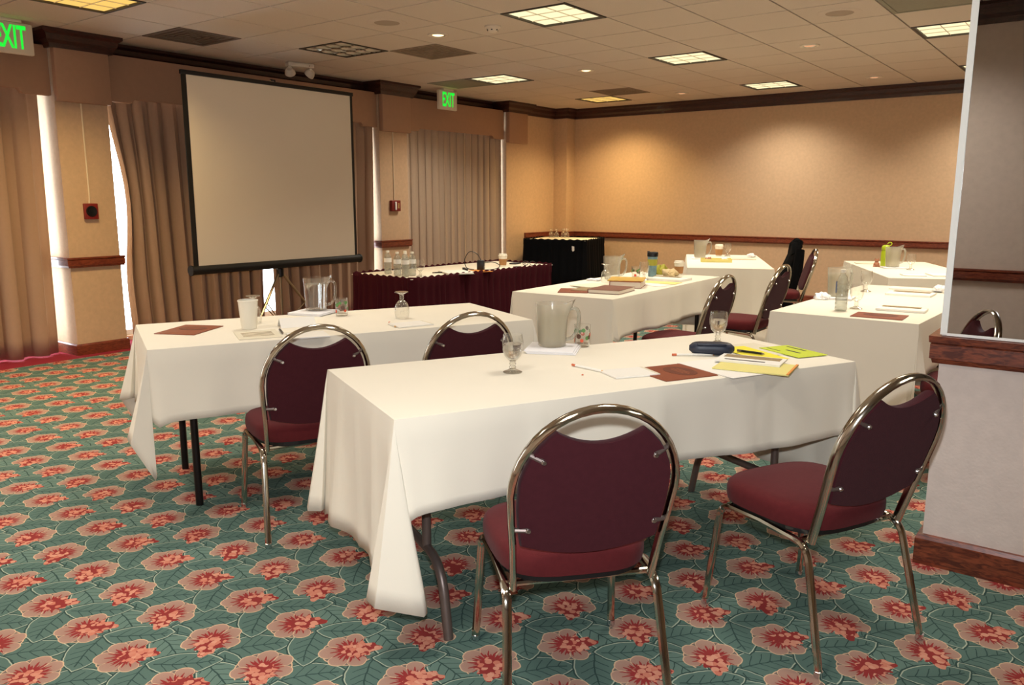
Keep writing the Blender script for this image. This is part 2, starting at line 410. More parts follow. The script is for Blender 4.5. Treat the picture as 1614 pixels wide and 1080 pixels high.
# ------------------------------------------------------------------ room shell
XL, XR, Y0, Y1 = -7.75, 3.0, -0.35, 10.85
XC = -7.2                                  # face of the window columns
bm = bmesh.new(); add_box(bm, XL, XR, Y0, Y1, -0.1, 0.0); struct(finish('floor', me_bm(bm), 'carpet', None, False))
struct(box('wall_back', XL - .2, XR + .2, Y1, Y1 + .2, 0, ZC + .1, 'wallpaper', smooth=False))
struct(box('wall_right', XR, XR + .2, Y0, Y1, 0, ZC + .1, 'wallpaper', smooth=False))
struct(box('wall_front', XL - .2, XR + .2, Y0 - .2, Y0, 0, ZC + .1, 'wallpaper_front', smooth=False))
COLS = [(-0.35, 0.05), (3.22, 3.66), (6.90, 7.37), (9.40, Y1)]
BAYS = [(0.05, 3.22), (3.66, 6.90), (7.37, 9.40)]
bm = bmesh.new(); add_box(bm, XL - .15, XL + .12, Y0, Y1, 2.34, ZC + .1); add_box(bm, XL - .15, XL + .12, Y0, Y1, 0, 0.04)
for a, b_ in BAYS: add_box(bm, XL - .1, -7.42, a, b_, 2.585, ZC + .1)
for a, b_ in COLS: add_box(bm, XL - .15, XC, a, b_, 0, ZC + .05)
wl = struct(finish('wall_left', me_bm(bm), 'wallpaper', None, False))
# pilaster in the far corner
struct(box('trim_1', XC, XC + 0.24, 10.62, Y1, 0, ZC, 'wallpaper', smooth=False))
# partition on the right: lower wall, mirror above it
YP = 3.22
struct(box('wall_partition', -0.48, XR, YP, YP + .35, 0, ZC, 'wallpaper_front', smooth=False))
# windows: frame and panes in every bay
for k, (a, b_) in enumerate(BAYS):
    w = bpy.data.objects.new('window_%d' % (k + 1), None); COL.objects.link(w); w['kind'] = 'structure'; w.location = (XL + .02, (a + b_) / 2, 0)
    hw = (b_ - a) / 2; n = 3 if hw > 1.2 else 2
    for i in range(n):
        y0, y1 = -hw + 2 * hw * i / n, -hw + 2 * hw * (i + 1) / n
        bm = bmesh.new()
        for q in ((y0, y0 + .035, .04, 2.34), (y1 - .035, y1, .04, 2.34), (y0 + .035, y1 - .035, .04, .09), (y0 + .035, y1 - .035, 2.29, 2.34)):
            add_box(bm, -.03, .03, q[0], q[1], q[2], q[3])
        finish('window_frame', me_bm(bm), 'window_frame', w, False)
        box('pane', -.004, .004, y0 + .035, y1 - .035, .09, 2.29, 'glass_pane', w, smooth=False)
# crown moulding, chair rails, baseboards
CR = [(0, 2.575), (0.018, 2.575), (0.026, 2.61), (0.05, 2.635), (0.058, 2.675), (0.085, 2.695), (0.085, 2.72), (0, 2.72)]
RAIL = [(0, .768), (.022, .768), (.026, .782), (.03, .786), (.03, .832), (.026, .836), (.034, .842), (.034, .856), (0, .856)]
BASE = [(0, 0), (.016, 0), (.016, .085), (.01, .098), (0, .098)]
pl = [(XL + .3, Y0)]
for a, b_ in COLS[:-1]:
    pl += [(-7.42, a - .02), (-7.13, a - .02), (-7.13, b_ + .02), (-7.42, b_ + .02)]
pl = pl[2:] if pl[1][1] < Y0 else pl
pl = [(-7.13, Y0)] + [p for p in pl if p[1] > 0]
pl += [(-7.42, 9.36), (-7.13, 9.36), (-7.13, 9.84), (XC, 9.84), (XC, 10.62), (XC + .24, 10.62), (XC + .24, Y1), (XR, Y1)]
struct(molding('trim_2', pl, CR, 'crown_wood'))
struct(molding('trim_3', [(XR, Y0), (XC, Y0)], CR, 'crown_wood'))
struct(molding('trim_4', [(XR, YP), (-0.48, YP), (-0.48, YP + .35), (XR, YP + .35)][::-1], CR, 'crown_wood', side=-1)) if False else None
struct(molding('trim_5', [(XC, 9.84), (XC, 10.62), (XC + .24, 10.62), (XC + .24, Y1), (XR, Y1)], RAIL, 'dark_wood'))
struct(molding('baseboard_back', [(XC, 9.84), (XC, 10.62), (XC + .24, 10.62), (XC + .24, Y1), (XR, Y1)], BASE, 'dark_wood'))
struct(molding('trim_6', [(XR, Y0), (XC, Y0)], RAIL, 'dark_wood'))
struct(molding('baseboard_front', [(XR, Y0), (XC, Y0)], BASE, 'base_wood'))
for k, (a, b_) in enumerate(COLS[1:3]):
    struct(molding('trim_%d' % (7 + k), [(XL + .2, a), (XC, a), (XC, b_), (XL + .2, b_)], RAIL, 'dark_wood'))
    struct(molding('baseboard_column_%d' % (k + 1), [(XL + .2, a), (XC, a), (XC, b_), (XL + .2, b_)], BASE, 'dark_wood'))
# ledge and base of the mirrored partition
LEDGE = [(0, .775), (.02, .775), (.024, .79), (.03, .793), (.03, .845), (.027, .848), (.034, .852), (.036, .875), (0, .875)]
pp = [(-0.48, YP + .35), (-0.48, YP), (XR, YP)]
struct(molding('trim_9', pp, LEDGE, 'base_wood'))
struct(molding('baseboard_partition', pp, [(0, 0), (.022, 0), (.022, .1), (.016, .115), (0, .115)], 'base_wood'))
mr = thing('wall_mirror', 'tall wall mirror above the wooden ledge at the right edge', 'mirror', (-0.48, YP, .88))
box('mirror_pane', 0.018, 3.3, -.008, 0, 0, 1.70, 'mirror_glass', mr, smooth=False)
box('edge_strip', -0.004, 0.018, -.012, 0.0, 0, 1.70, 'strip_white', mr, smooth=False)
box('bottom_channel', 0.018, 3.3, -.012, 0, -.003, .006, 'strip_white', mr, smooth=False)

# ceiling with separate tiles
GX, GY, GS = -3.886, 4.985, 0.588
LIGHTS = {(-4, -4): 'y', (-4, 0): 'off', (-4, 4): 'w', (-4, 8): 'y', (0, 0): 'w', (0, 4): 'w', (0, 8): 'w', (4, 4): 'w', (4, 8): 'w',
          (4, 0): 'w', (0, -4): 'n', (4, -4): 'n', (8, -4): 'n', (0, -8): 'n', (4, -8): 'n', (-4, -8): 'w', (8, 0): 'w', (8, 4): 'w', (8, 8): 'w'}
VENTS = {(-5, -2): 'dark', (-3, 1): 'dirty', (-5, 4): 'green', (-3, 7): 'dirty', (4, 2): 'green'}
ceil = struct(box('ceiling', XL, XR, Y0, Y1, ZC + .030, ZC + .12, 'ceiling_grid', smooth=False))
def cam_px(p):
    d = Vector(p) - Vector((0, 0, HC)); z = d.dot(fw)
    if z < 0.2: return None
    return 807 + F_PX * d.dot(r2) / z, 540 - F_PX * d.dot(u2) / z
bm = bmesh.new(); add_box(bm, -GS / 2 + .007, GS / 2 - .007, -GS / 2 + .007, GS / 2 - .007, 0, .012)
tile_me = me_bm(bm, 'ceiling_tile'); tile_me.materials.append(MATS['ceiling_tile'])
rest = bmesh.new(); ntile = 0
for i in range(-7, 13):
    for j in range(-10, 12):
        if (i, j) in LIGHTS or (i, j) in VENTS: continue
        x, y = GX + (i + .5) * GS, GY + (j + .5) * GS
        x0, x1, y0, y1 = max(x - GS / 2 + .007, XL + .1), min(x + GS / 2 - .007, XR), max(y - GS / 2 + .007, Y0), min(y + GS / 2 - .007, Y1)
        if x1 - x0 < .03 or y1 - y0 < .03: continue
        q = cam_px((x, y, ZC)); whole = abs((x1 - x0) - (GS - .014)) < .001 and abs((y1 - y0) - (GS - .014)) < .001
        if q and -60 < q[0] < 1600 and -40 < q[1] < 400:
            if whole: t = bpy.data.objects.new('ceiling_tile', tile_me); COL.objects.link(t); t.location = (x, y, ZC); t.parent = ceil
            else: box('ceiling_tile', x0, x1, y0, y1, ZC, ZC + .012, 'ceiling_tile', ceil, smooth=False)
            ntile += 1
        else: add_box(rest, x0, x1, y0, y1, ZC, ZC + .012)
ro = finish('ceiling_tiles_beyond_view', me_bm(rest), 'ceiling_tile', ceil, False); ro['kind'] = 'stuff'

# ------------------------------------------------------------------ ceiling fixtures
def make_troffer(kind):
    r = bpy.data.objects.new('ceiling_light', None); COL.objects.link(r); r['category'] = 'ceiling light'
    h = GS / 2 - .006; bm = bmesh.new()
    for q in ((-h, h, -h, -h + .022), (-h, h, h - .022, h), (-h, -h + .022, -h + .022, h - .022), (h - .022, h, -h + .022, h - .022)):
        add_box(bm, q[0], q[1], q[2], q[3], -.004, .028)
    finish('frame', me_bm(bm), 'fixture_frame', r, False)
    h -= .022
    if kind == 'off':
        box('reflector_pan', -h, h, -h, h, .024, .028, 'black_plastic', r, smooth=False)
        for a_ in range(4):
            for b_ in range(3):
                cx, cy = -h + 2 * h * (a_ + .5) / 4, -h + 2 * h * (b_ + .5) / 3; bm = bmesh.new()
                add_lathe(bm, [(0, .022), (.35, .020), (.6, .015), (.8, .008), (.92, .001)], 16, Matrix.Translation((cx, cy, 0)) @ Matrix.Diagonal((h / 4, h / 3, 1, 1))); finish('reflector_cup', me_bm(bm), 'louvre_metal', r)
    else:
        box('diffuser', -h, h, -h, h, .010, .018, {'y': 'lamp_yellow'}.get(kind, 'lamp_white'), r, smooth=False)
    nx, ny = (4, 3) if kind == 'off' else (3, 3)
    for a, n in ((0, nx), (1, ny)):
        for k in range(1, n):
            c = -h + 2 * h * k / n; bm = bmesh.new()
            if kind == 'off': pr = [(c - .010, .0), (c - .003, .01), (c - .002, .022), (c + .002, .022), (c + .003, .01), (c + .010, .0)]
            else: pr = [(c - .003, .003), (c - .001, .009), (c + .001, .009), (c + .003, .003)]
            add_prism(bm, pr if a == 0 else pr, -h, h, 'y' if a == 0 else 'x')
            finish('louvre_blade', me_bm(bm), 'louvre_metal' if kind == 'off' else 'white_plastic', r, False)
    return r
LC = {'w': (1.0, .91, .74), 'y': (1.0, .72, .34), 'n': (1.0, .93, .82)}
LN = {'w': 1.0, 'y': 1.25, 'n': .42}
names = {(-4, -4): 'amber lit ceiling light at the upper left, above the curtains', (-4, 0): 'unlit ceiling light with dark parabolic louvre above the projection screen',
         (-4, 4): 'small pale lit ceiling light just right of the far exit sign', (-4, 8): 'amber lit ceiling light nearest the far left corner',
         (0, 0): 'largest bright white ceiling light at the top centre', (0, 4): 'lit ceiling light behind the largest one, middle row',
         (0, 8): 'lit ceiling light close to the far wall, right of centre', (4, 4): 'lit ceiling light at the upper right, cut by the mirror edge', (4, 8): 'small lit ceiling light beside the mirror edge near the far wall'}
protos = {}
for (i, j), kind in LIGHTS.items():
    x, y = GX + (i + .5) * GS, GY + (j + .5) * GS
    if not (XL + .6 < x < XR - .3 and Y0 + .3 < y < Y1 - .3): continue
    pk = {'n': 'w'}.get(kind, kind)
    if pk not in protos: r = protos[pk] = make_troffer(kind)
    else: r = copy_tree(protos[pk])
    r.location = (x, y, ZC); r['group'] = 'square ceiling lights'
    r['label'] = names.get((i, j), 'lit square ceiling light overhead, outside the picture')
    if kind != 'off':
        ld = bpy.data.lights.new('troffer_light', 'AREA'); ld.shape = 'SQUARE'; ld.size = GS - .08; ld.energy = LIGHT_W * LN[kind] * (1.7 if j == -8 else 1); ld.color = LC[kind]; ld.spread = math.radians(128)
        lo = bpy.data.objects.new('troffer_light', ld); COL.objects.link(lo); lo.parent = None; lo.location = (x, y, ZC - .006)
def make_downlight(on):
    r = bpy.data.objects.new('downlight', None); COL.objects.link(r); r['category'] = 'downlight'
    lathe('trim_ring', [(.062, .010), (.062, .002), (.085, .004), (.088, .0085), (.088, .012)], 'white_plastic', r, 28)
    lathe('baffle', [(.062, .003), (.055, .008), (.04, .0118)], 'louvre_metal', r, 28)
    lathe('bulb', [(0, .000), (.03, .002), (.048, .007), (.05, .0115), (0, .0115)], 'bulb_warm' if on else 'bulb_dim', r, 24)
    return r
dl_names = {(-2, 0): ('bright round downlight between the round speaker grille and the stained vent', 1), (-2, 4): ('round downlight beyond the smoke detector, left of the middle light', 1),
            (-2, 8): ('faint round downlight nearest the far wall, left of centre', 0), (2, 4): ('dim round downlight in the right-hand ceiling, middle distance', 0), (2, 8): ('dim round downlight in the right-hand ceiling, nearest the far wall', 0)}
dp = {}
for (i, j), (lb, on) in dl_names.items():
    r = dp[on] = make_downlight(on) if on not in dp else copy_tree(dp[on])
    r.location = (GX + (i + .5) * GS, GY + (j + .5) * GS, ZC - .0125); r['label'] = lb; r['group'] = 'recessed downlights'
    ld = bpy.data.lights.new('downlight_lamp', 'SPOT'); ld.energy = 22 if on else 10; ld.color = (1, .66, .36); ld.spot_size = 1.7; ld.spot_blend = .6; ld.shadow_soft_size = .04
    lo = bpy.data.objects.new('downlight_lamp', ld); COL.objects.link(lo); lo.location = (r.location.x, r.location.y, ZC - .03)
for (i, j), kind in VENTS.items():
    x, y = GX + (i + .5) * GS, GY + (j + .5) * GS; h = GS / 2 - .006
    lb = {(-5, -2): 'dark square ceiling vent left of the unlit light', (-3, 1): 'dust-stained ceiling vent right of the unlit light', (-5, 4): 'grey-green ceiling vent behind the far exit sign',
          (-3, 7): 'dust-stained ceiling vent beside the far amber light', (4, 2): 'grey-green ceiling panel at the upper right by the mirror'}[(i, j)]
    v = thing('ceiling_vent', lb, 'ceiling vent', (x, y, ZC), 0, 'ceiling vents')
    mm = {'dark': 'vent_dark', 'dirty': 'dust_grey', 'green': 'vent_green'}[kind]
    bm = bmesh.new()
    for q in ((-h, h, -h, -h + .03), (-h, h, h - .03, h), (-h, -h + .03, -h + .03, h - .03), (h - .03, h, -h + .03, h - .03)): add_box(bm, q[0], q[1], q[2], q[3], -.003, .012)
    finish('frame', me_bm(bm), mm, v, False)
    box('backing', -h + .03, h - .03, -h + .03, h - .03, .009, .012, mm, v, smooth=False)
    if kind == 'green': box('perforated_panel', -h + .032, h - .032, -h + .032, h - .032, .0, .006, mm, v, smooth=False)
    else:
        for k in range(4):
            s0 = .05 + k * .055; bm = bmesh.new()
            for q in ((-s0, s0, -s0, -s0 + .02), (-s0, s0, s0 - .02, s0), (-s0, -s0 + .02, -s0 + .02, s0 - .02), (s0 - .02, s0, -s0 + .02, s0 - .02)): add_box(bm, q[0], q[1], q[2], q[3], -.002 + .001 * k, .006)
            finish('louvre_ring', me_bm(bm), mm, v, False)
for (x, y), lb in (((-4.77, 4.69), 'round speaker grille in the ceiling left of the bright downlight'), ((-1.84, 6.46), 'round speaker grille in the ceiling at the upper right')):
    s = thing('speaker_grille', lb, 'speaker', (x, y, ZC - .0005), 0, 'round ceiling speakers')
    lathe('rim', [(.10, .0), (.10, -.005), (.15, -.004), (.158, 0)], 'ceiling_tile', s, 32)
    lathe('grille', [(0, -.004), (.06, -.0045), (.10, -.003), (.10, 0)], 'grille_tan', s, 32)
s = thing('smoke_detector', 'small round white smoke detector on the ceiling beside the largest light', 'smoke detector', (-4.19, 5.29, ZC - .0005))
lathe('base', [(0, 0), (.065, 0), (.065, -.012), (.058, -.016), (0, -.016)], 'white_plastic', s, 24)
lathe('sensor_head', [(.05, -.016), (.045, -.03), (.035, -.042), (.03, -.045), (0, -.045)], 'white_plastic', s, 24)
for k in range(6):
    a = k * PI / 3; box('slot', .040 * math.cos(a) - .006, .040 * math.cos(a) + .006, .040 * math.sin(a) - .006, .040 * math.sin(a) + .006, -.036, -.028, 'black_plastic', s, smooth=False)
e = thing('emergency_light', 'white emergency light with two lamp heads on the ceiling above the screen', 'emergency light', (-6.86, 5.5, ZC - .0005), math.radians(75))
box('housing', -.14, .14, -.045, .045, -.045, 0, 'white_plastic', e, .012)
for sx in (-1, 1):
    hd = box('lamp_bracket', sx * .11 - .015, sx * .11 + .015, -.015, .015, -.06, -.045, 'white_plastic', e)
    bm = bmesh.new(); add_lathe(bm, [(0, .035), (.03, .032), (.05, 0), (.054, -.03), (.05, -.034), (0, -.028)], 20, Matrix.Translation((sx * .11, 0, -.088)) @ Matrix.Rotation(sx * .5, 4, 'Y') @ Matrix.Rotation(.7, 4, 'X'))
    finish('lamp_head', me_bm(bm), 'white_plastic', e)
lathe('indicator', [(0, 0), (.006, 0), (.006, .004), (0, .004)], 'alarm_red', e, 10, (.08, -.052, -.03))
def exit_sign(y, x, lb, s=1.0):
    g = thing('exit_sign', lb, 'exit sign', (x, y, ZC - .0005), 0, 'green exit signs')
    box('ceiling_mount', -.03, .03, -.09, .09, -.022, 0, 'white_plastic', g, .004)
    box('panel', -.022, .022, -.17 * s, .17 * s, -.022 - .235 * s, -.022, 'white_plastic', g, .012)
    zc = -.022 - .118 * s
    M = Matrix(((0, 0, 1, .0225), (1, 0, 0, 0), (0, 1, 0, zc), (0, 0, 0, 1))) @ Matrix.Diagonal((.56, 1.2, 1, 1))
    text_mesh('letters', 'EXIT', .20 * s, 'exit_green', g, M, .0012, .004)
exit_sign(7.86, -6.96, 'far green exit sign hanging over the right-hand curtain')
exit_sign(2.84, -7.0, 'near green exit sign cut by the left picture edge')

# ------------------------------------------------------------------ pelmets, curtains, alarms on the window wall
def pelmet(name, lb, prof, x0, x1):
    p = prism(name, prof, x0, x1, 'pelmet_fabric', None, 'x', bev=.008); ys = [q[0] for q in prof]; box('top_board', -7.63, x0 + .01, min(ys), max(ys), 2.567, 2.584, 'table_wood', p, smooth=False); return tag(p, lb, 'pelmet', 'upholstered window pelmets')
ZB, ZS, ZP = 2.245, 2.20, 2.60
pelmet('window_pelmet', 'upholstered stepped pelmet over the curtain at the left picture edge', [(.07, 2.18), (.3, 2.18), (.3, ZS), (.33, ZB), (2.96, ZB), (2.98, ZS), (3.21, ZS), (3.21, ZP), (.07, ZP)], -7.27, -7.215)
pelmet('window_pelmet', 'long upholstered stepped pelmet behind the projection screen', [(3.67, ZS), (3.90, ZS), (3.92, ZB), (6.64, ZB), (6.66, ZS), (6.89, ZS), (6.89, ZP), (3.67, ZP)], -7.27, -7.215)
pelmet('window_pelmet', 'upholstered stepped pelmet over the far curtain below the exit sign', [(7.38, ZS), (7.61, ZS), (7.63, ZB), (9.10, ZB), (9.12, ZS), (9.37, ZS), (9.37, ZP), (7.38, ZP)], -7.27, -7.215)
for (a, b_), lb in (((3.215, 3.665), 'boxy pelmet capping the wall column left of the screen'), ((6.895, 7.375), 'boxy pelmet capping the wall column right of the screen'), ((9.375, 9.82), 'boxy pelmet at the far end of the window wall'), ):
    p = box('column_pelmet', -7.19, -7.12, a, b_, 2.155, 2.615, 'pelmet_fabric', None, .01); tag(p, lb, 'pelmet', 'upholstered window pelmets')
def curtain(lb, m, y0t, y1t, y0b, y1b, lam, seed, x=-7.42, amp=.042, ztop=2.3, zb=.012, bulge=None):
    rnd = random.Random(seed); n = int(abs(y1t - y0t) / lam * 12); nz = 14; bm = bmesh.new(); g = []
    ph = [rnd.uniform(-.5, .5) for _ in range(64)]; am = [rnd.uniform(.65, 1.25) for _ in range(64)]
    for k in range(nz + 1):
        t = k / nz; row = []
        for i in range(n + 1):
            u = i / n; y = (y0t + (y1t - y0t) * u) * (1 - t) + (y0b + (y1b - y0b) * u) * t
            if bulge: y += bulge(u, t)
            fold = u * abs(y1t - y0t) / lam; q = int(fold) % 64
            a = amp * (am[q] * (1 - fold % 1) + am[(q + 1) % 64] * (fold % 1)) * (.75 + .5 * t)
            row.append(bm.verts.new((x + a * math.sin(2 * PI * fold + ph[q] * 0.0 + 1.2 * math.sin(fold * .7)) , y + .012 * math.sin(4 * PI * fold), ztop + (zb - ztop) * t)))
        g.append(row)
    for k in range(nz):
        for i in range(n): bm.faces.new((g[k][i], g[k][i + 1], g[k + 1][i + 1], g[k + 1][i]))
    o = finish('curtain', me_bm(bm), m, None); sd = o.modifiers.new('thickness', 'SOLIDIFY'); sd.thickness = .003
    return tag(o, lb, 'curtain', 'floor-length pleated curtains')
curtain('brown curtain panel at the left picture edge beside the column', 'curtain_brown', .5, 3.175, .5, 3.15, .21, 1, x=-7.385)
curtain('brown pleated curtain panel left of and behind the projection screen', 'curtain_brown', 3.74, 5.36, 3.84, 5.33, .15, 2, bulge=lambda u, t: .09 * (1 - u) ** 9 * math.sin(PI * min(1, t * 1.25)) ** 2)
curtain('brown pleated curtain panel behind the right side of the screen', 'curtain_brown', 5.36, 6.897, 5.40, 6.83, .15, 3, x=-7.325, amp=.034)
curtain('taupe pleated curtain over the far window behind the skirted head table', 'curtain_taupe', 7.45, 9.397, 7.45, 9.397, .135, 4, x=-7.31, amp=.024)
# alarm on the near column (speaker) and on the far column (strobe)
a = thing('fire_alarm', 'dark red square fire alarm speaker on the column left of the screen', 'fire alarm', (XC, 3.43, 1.25))
box('back_box', 0, .03, -.06, .06, -.068, .068, 'alarm_red', a, .006)
bm = bmesh.new(); add_lathe(bm, [(0, .034), (.02, .036), (.022, .033), (.044, .036), (.048, .03), (.048, .028), (0, .028)], 24, Matrix.Rotation(PI / 2, 4, 'Y')); finish('speaker_cone', me_bm(bm), 'black_plastic', a)
tag(tube('conduit', [(XC + .008, 3.425, 1.318), (XC + .008, 3.43, 1.36), (XC + .008, 3.43, 2.155)], .007, 'conduit'), 'thin cream conduit running up the column left of the screen', 'conduit')
a = thing('fire_alarm', 'small red fire alarm strobe on the column right of the screen', 'fire alarm', (XC, 7.12, 1.275))
box('back_box', 0, .045, -.075, .075, -.065, .065, 'alarm_red', a, .006)
box('strobe_lens', .045, .06, -.03, -.006, -.05, .05, 'strip_white', a, .004)
text_mesh('letters', 'FIRE', .034, 'paper_pale_yellow', a, Matrix(((0, 0, 1, .0455), (0, 1, 0, .035), (-1, 0, 0, 0), (0, 0, 0, 1))) @ Matrix.Rotation(PI, 4, 'Z') @ Matrix.Rotation(PI, 4, 'Z'), .0008)
tag(tube('conduit', [(XC + .008, 7.12, 1.34), (XC + .008, 7.12, 1.42), (XC + .008, 7.12, 2.155)], .006, 'conduit'), 'thin conduit running up the column right of the screen', 'conduit')

# ------------------------------------------------------------------ projection screen
SX, SY, SZ, SW, SH = -6.32, 4.78, .78, 1.78, 1.593
s = thing('projection_screen', 'large white portable projection screen with black border on a tripod', 'projection screen', (SX, SY, 0), 0)
bm = bmesh.new()
hw = SW / 2
box('screen_sheet', -.003, .0, -hw, hw, SZ, SZ + SH, 'screen_fabric', s, smooth=False)
box('side_border', -.004, .001, -hw - .045, -hw, SZ, SZ + SH + .03, 'black_trim', s, smooth=False)
box('side_border', -.004, .001, hw, hw + .03, SZ, SZ + SH + .03, 'black_trim', s, smooth=False)
box('top_bar', -.02, .012, -hw - .05, hw + .035, SZ + SH + .0, SZ + SH + .035, 'black_trim', s, .004)
box('sheet_backing', -.006, -.004, -hw - .045, hw + .03, SZ, SZ + SH, 'screen_back', s, smooth=False)
bm = bmesh.new(); add_lathe(bm, [(0, -hw - .075), (.045, -hw - .075), (.045, -hw - .06), (.04, -hw - .06), (.04, hw + .06), (.045, hw + .06), (.045, hw + .075), (0, hw + .075)], 16, Matrix.Translation((-.01, 0, SZ - .03)) @ Matrix.Rotation(-PI / 2, 4, 'X')); finish('roller_case', me_bm(bm), 'black_trim', s)
tube('pole', [(-.07, 0, .1), (-.07, 0, SZ + SH + .06)], .014, 'tripod_metal', s, 10)
tube('hook_arm', [(-.07, 0, SZ + SH + .06), (-.01, 0, SZ + SH + .05), (-.005, 0, SZ + SH + .02)], .008, 'black_trim', s)
lathe('leg_collar', [(.016, .62), (.034, .63), (.034, .70), (.016, .71)], 'black_plastic', s, 14, (-.07, 0, 0))
lathe('lower_collar', [(.015, .14), (.026, .145), (.026, .19), (.015, .195)], 'black_plastic', s, 14, (-.07, 0, 0))
for an in (-75, 75, 180):
    c, d = math.cos(math.radians(an)), math.sin(math.radians(an))
    lg = tube('tripod_leg', [(-.07 + .02 * c, .02 * d, .66), (-.07 + .5 * c, .5 * d, .012)], .011, 'tripod_metal', s)
    tube('brace', [(-.07 + .02 * c, .02 * d, .17), (-.07 + .24 * c, .24 * d, .36)], .006, 'tripod_metal', s)
    lathe('foot', [(0, 0), (.016, 0), (.016, .03), (0, .035)], 'black_plastic', s, 10, (-.07 + .5 * c, .5 * d, 0))

# ------------------------------------------------------------------ tables and cloths
def rot2(c, rz, l): return (c[0] + math.cos(rz) * l[0] - math.sin(rz) * l[1], c[1] + math.sin(rz) * l[0] + math.cos(rz) * l[1])
def folding_table(lb, loc, rz, L=1.83, W=.762, leg='grey', zt=.735, wish=True):
    # long axis along local x
    t = thing('folding_table', lb, 'table', (loc[0], loc[1], 0), rz, 'folding tables')
    m = 'grey_steel' if leg == 'grey' else 'black_steel'
    box('tabletop', -L / 2, L / 2, -W / 2, W / 2, zt - .03, zt, 'table_wood', t, .004)
    for e_ in (-1, 1):
        x = e_ * (L / 2 - .17)
        for w in (-1, 1):
            if wish:
                tube('leg', [(x, w * .165, zt - .03), (x, w * .165, .235)], .0155, m, t, 10)
                tube('leg_foot', fillet([(x, 0, .235), (x, w * .29, .235), (x, w * .345, .0)], .11, 7), .0155, m, t, 10)
            else: tube('leg', fillet([(x, w * .27, zt - .03), (x, w * .27, .30), (x, w * .28, 0)], .05), .0165, m, t, 10)
        tube('crossbar', [(x, -.165, .52), (x, .165, .52)] if wish else [(x, -.27, .46), (x, .27, .46)], .011, m, t)
        tube('folding_brace', [(x - e_ * .02, 0, .52 if wish else .46), (x - e_ * .40, 0, zt - .035)], .008, m, t)
    return t
def tablecloth(lb, loc, rz, L, W, dside, dend, zt=.738, seed=0, tipo=(-.06, .085), tipd=.57, cs=1.0, wav=.010, flareside=.02, crease=True):
    rnd = random.Random(seed); bm = bmesh.new()
    hx, hy = L / 2 + .004, W / 2 + .004
    per = []      # base point, outward normal, drop, flare, s, kind
    def side(p0, p1, nrm, d, n, kind):
        ph = [rnd.uniform(0, 6.28) for _ in range(3)]
        Ls = (Vector(p1) - Vector(p0)).length
        for i in range(1, n):
            u = i / n; s = u * Ls; ed = min(s, Ls - s)
            w = wav * (1.9 if kind == 'e' else 1.0) * (math.sin(s * 9 + ph[0]) + .7 * math.sin(s * 17 + ph[1]) + .4 * math.sin(s * 31 + ph[2]))
            near = math.exp(-ed / .07)
            fl = flareside + w * (1 - near) + .03 * near
            cr = 0.0
            if crease:
                for c_ in (.25, .5, .75): cr += .0045 * math.exp(-((u - c_) * Ls / .008) ** 2)
            per.append((Vector(p0).lerp(Vector(p1), u), Vector(nrm), d + .006 * math.sin(s * 6 + ph[1]) + .05 * near * near, fl, cr))
    KEY = [(0, .015, 0.0, 0), (.14, .05, -.035, 0), (.32, .095, -.01, .02), (.5, .085, .045, .10), (.68, tipo[0], tipo[1], 1), (.76, tipo[0] * 1.1, tipo[1] * .72, .62), (.86, tipo[0] * .9, tipo[1] * .4, .22), (1, .0, .012, 0)]
    def corner(p, ne, ns, first_end):
        rows = []; hyp = tipd
        for k in range(0, 25):
            w = k / 24
            for q0, q1 in zip(KEY, KEY[1:]):
                if q0[0] <= w <= q1[0]: f = (w - q0[0]) / (q1[0] - q0[0]); break
            f2 = f * f * (3 - 2 * f) if q1[3] != 1 and q0[3] != 1 else f
            a_, b_, g_ = (q0[i] + (q1[i] - q0[i]) * f2 for i in (1, 2, 3))
            basd = dend + (dside - dend) * (0 if w < .68 else (w - .68) / .32)
            v = Vector(ne) * a_ * cs + Vector(ns) * b_ * cs
            rows.append((Vector(p), v, basd + (hyp - basd) * g_, 1.0, 0.0))
        per.extend(rows if first_end else rows[::-1])
    corner((-hx, -hy), (-1, 0), (0, -1), True); side((-hx, -hy), (hx, -hy), (0, -1), dside, 72, 's')
    corner((hx, -hy), (1, 0), (0, -1), False); side((hx, -hy), (hx, hy), (1, 0), dend, 32, 'e')
    corner((hx, hy), (1, 0), (0, 1), True); side((hx, hy), (-hx, hy), (0, 1), dside, 72, 's')
    corner((-hx, hy), (-1, 0), (0, 1), False); side((-hx, hy), (-hx, -hy), (-1, 0), dend, 32, 'e')
    nt_ = 9; rings = []
    zt0 = zt + .006
    def inn(p, q): return (p.x - math.copysign(q, p.x) * (1 if abs(abs(p.x) - hx) < .001 else 0), p.y - math.copysign(q, p.y) * (1 if abs(abs(p.y) - hy) < .001 else 0))
    rings.append([bm.verts.new((*inn(p, .012), zt0)) for p, n, d, f, c in per])
    rings.append([bm.verts.new((*inn(p, .003), zt0 - .002)) for p, n, d, f, c in per])
    for k in range(1, nt_ + 1):
        t = k / nt_; r = []
        for p, n, d, f, c in per:
            o = (f * t ** 1.1) if f == 1.0 else .003 + f * t ** 1.25 + c * min(1, t * 4); z = zt0 - .006 - d * t
            r.append(bm.verts.new((p.x + n.x * o, p.y + n.y * o, max(z, .006 + .002 * math.sin(k)))))
        rings.append(r)
    N = len(per)
    for a, b in zip(rings, rings[1:]):
        for i in range(N): j = (i + 1) % N; bm.faces.new((a[i], a[j], b[j], b[i]))
    bm.faces.new(rings[0])
    bmesh.ops.remove_doubles(bm, verts=bm.verts[:], dist=.00005)
    o = finish('tablecloth', me_bm(bm), 'tablecloth', None); o.location = (loc[0], loc[1], 0); o.rotation_euler = (0, 0, rz)
    sd = o.modifiers.new('thickness', 'SOLIDIFY'); sd.thickness = .0015; sd.offset = -1
    return tag(o, lb, 'tablecloth', 'white tablecloths')
RAD = math.radians
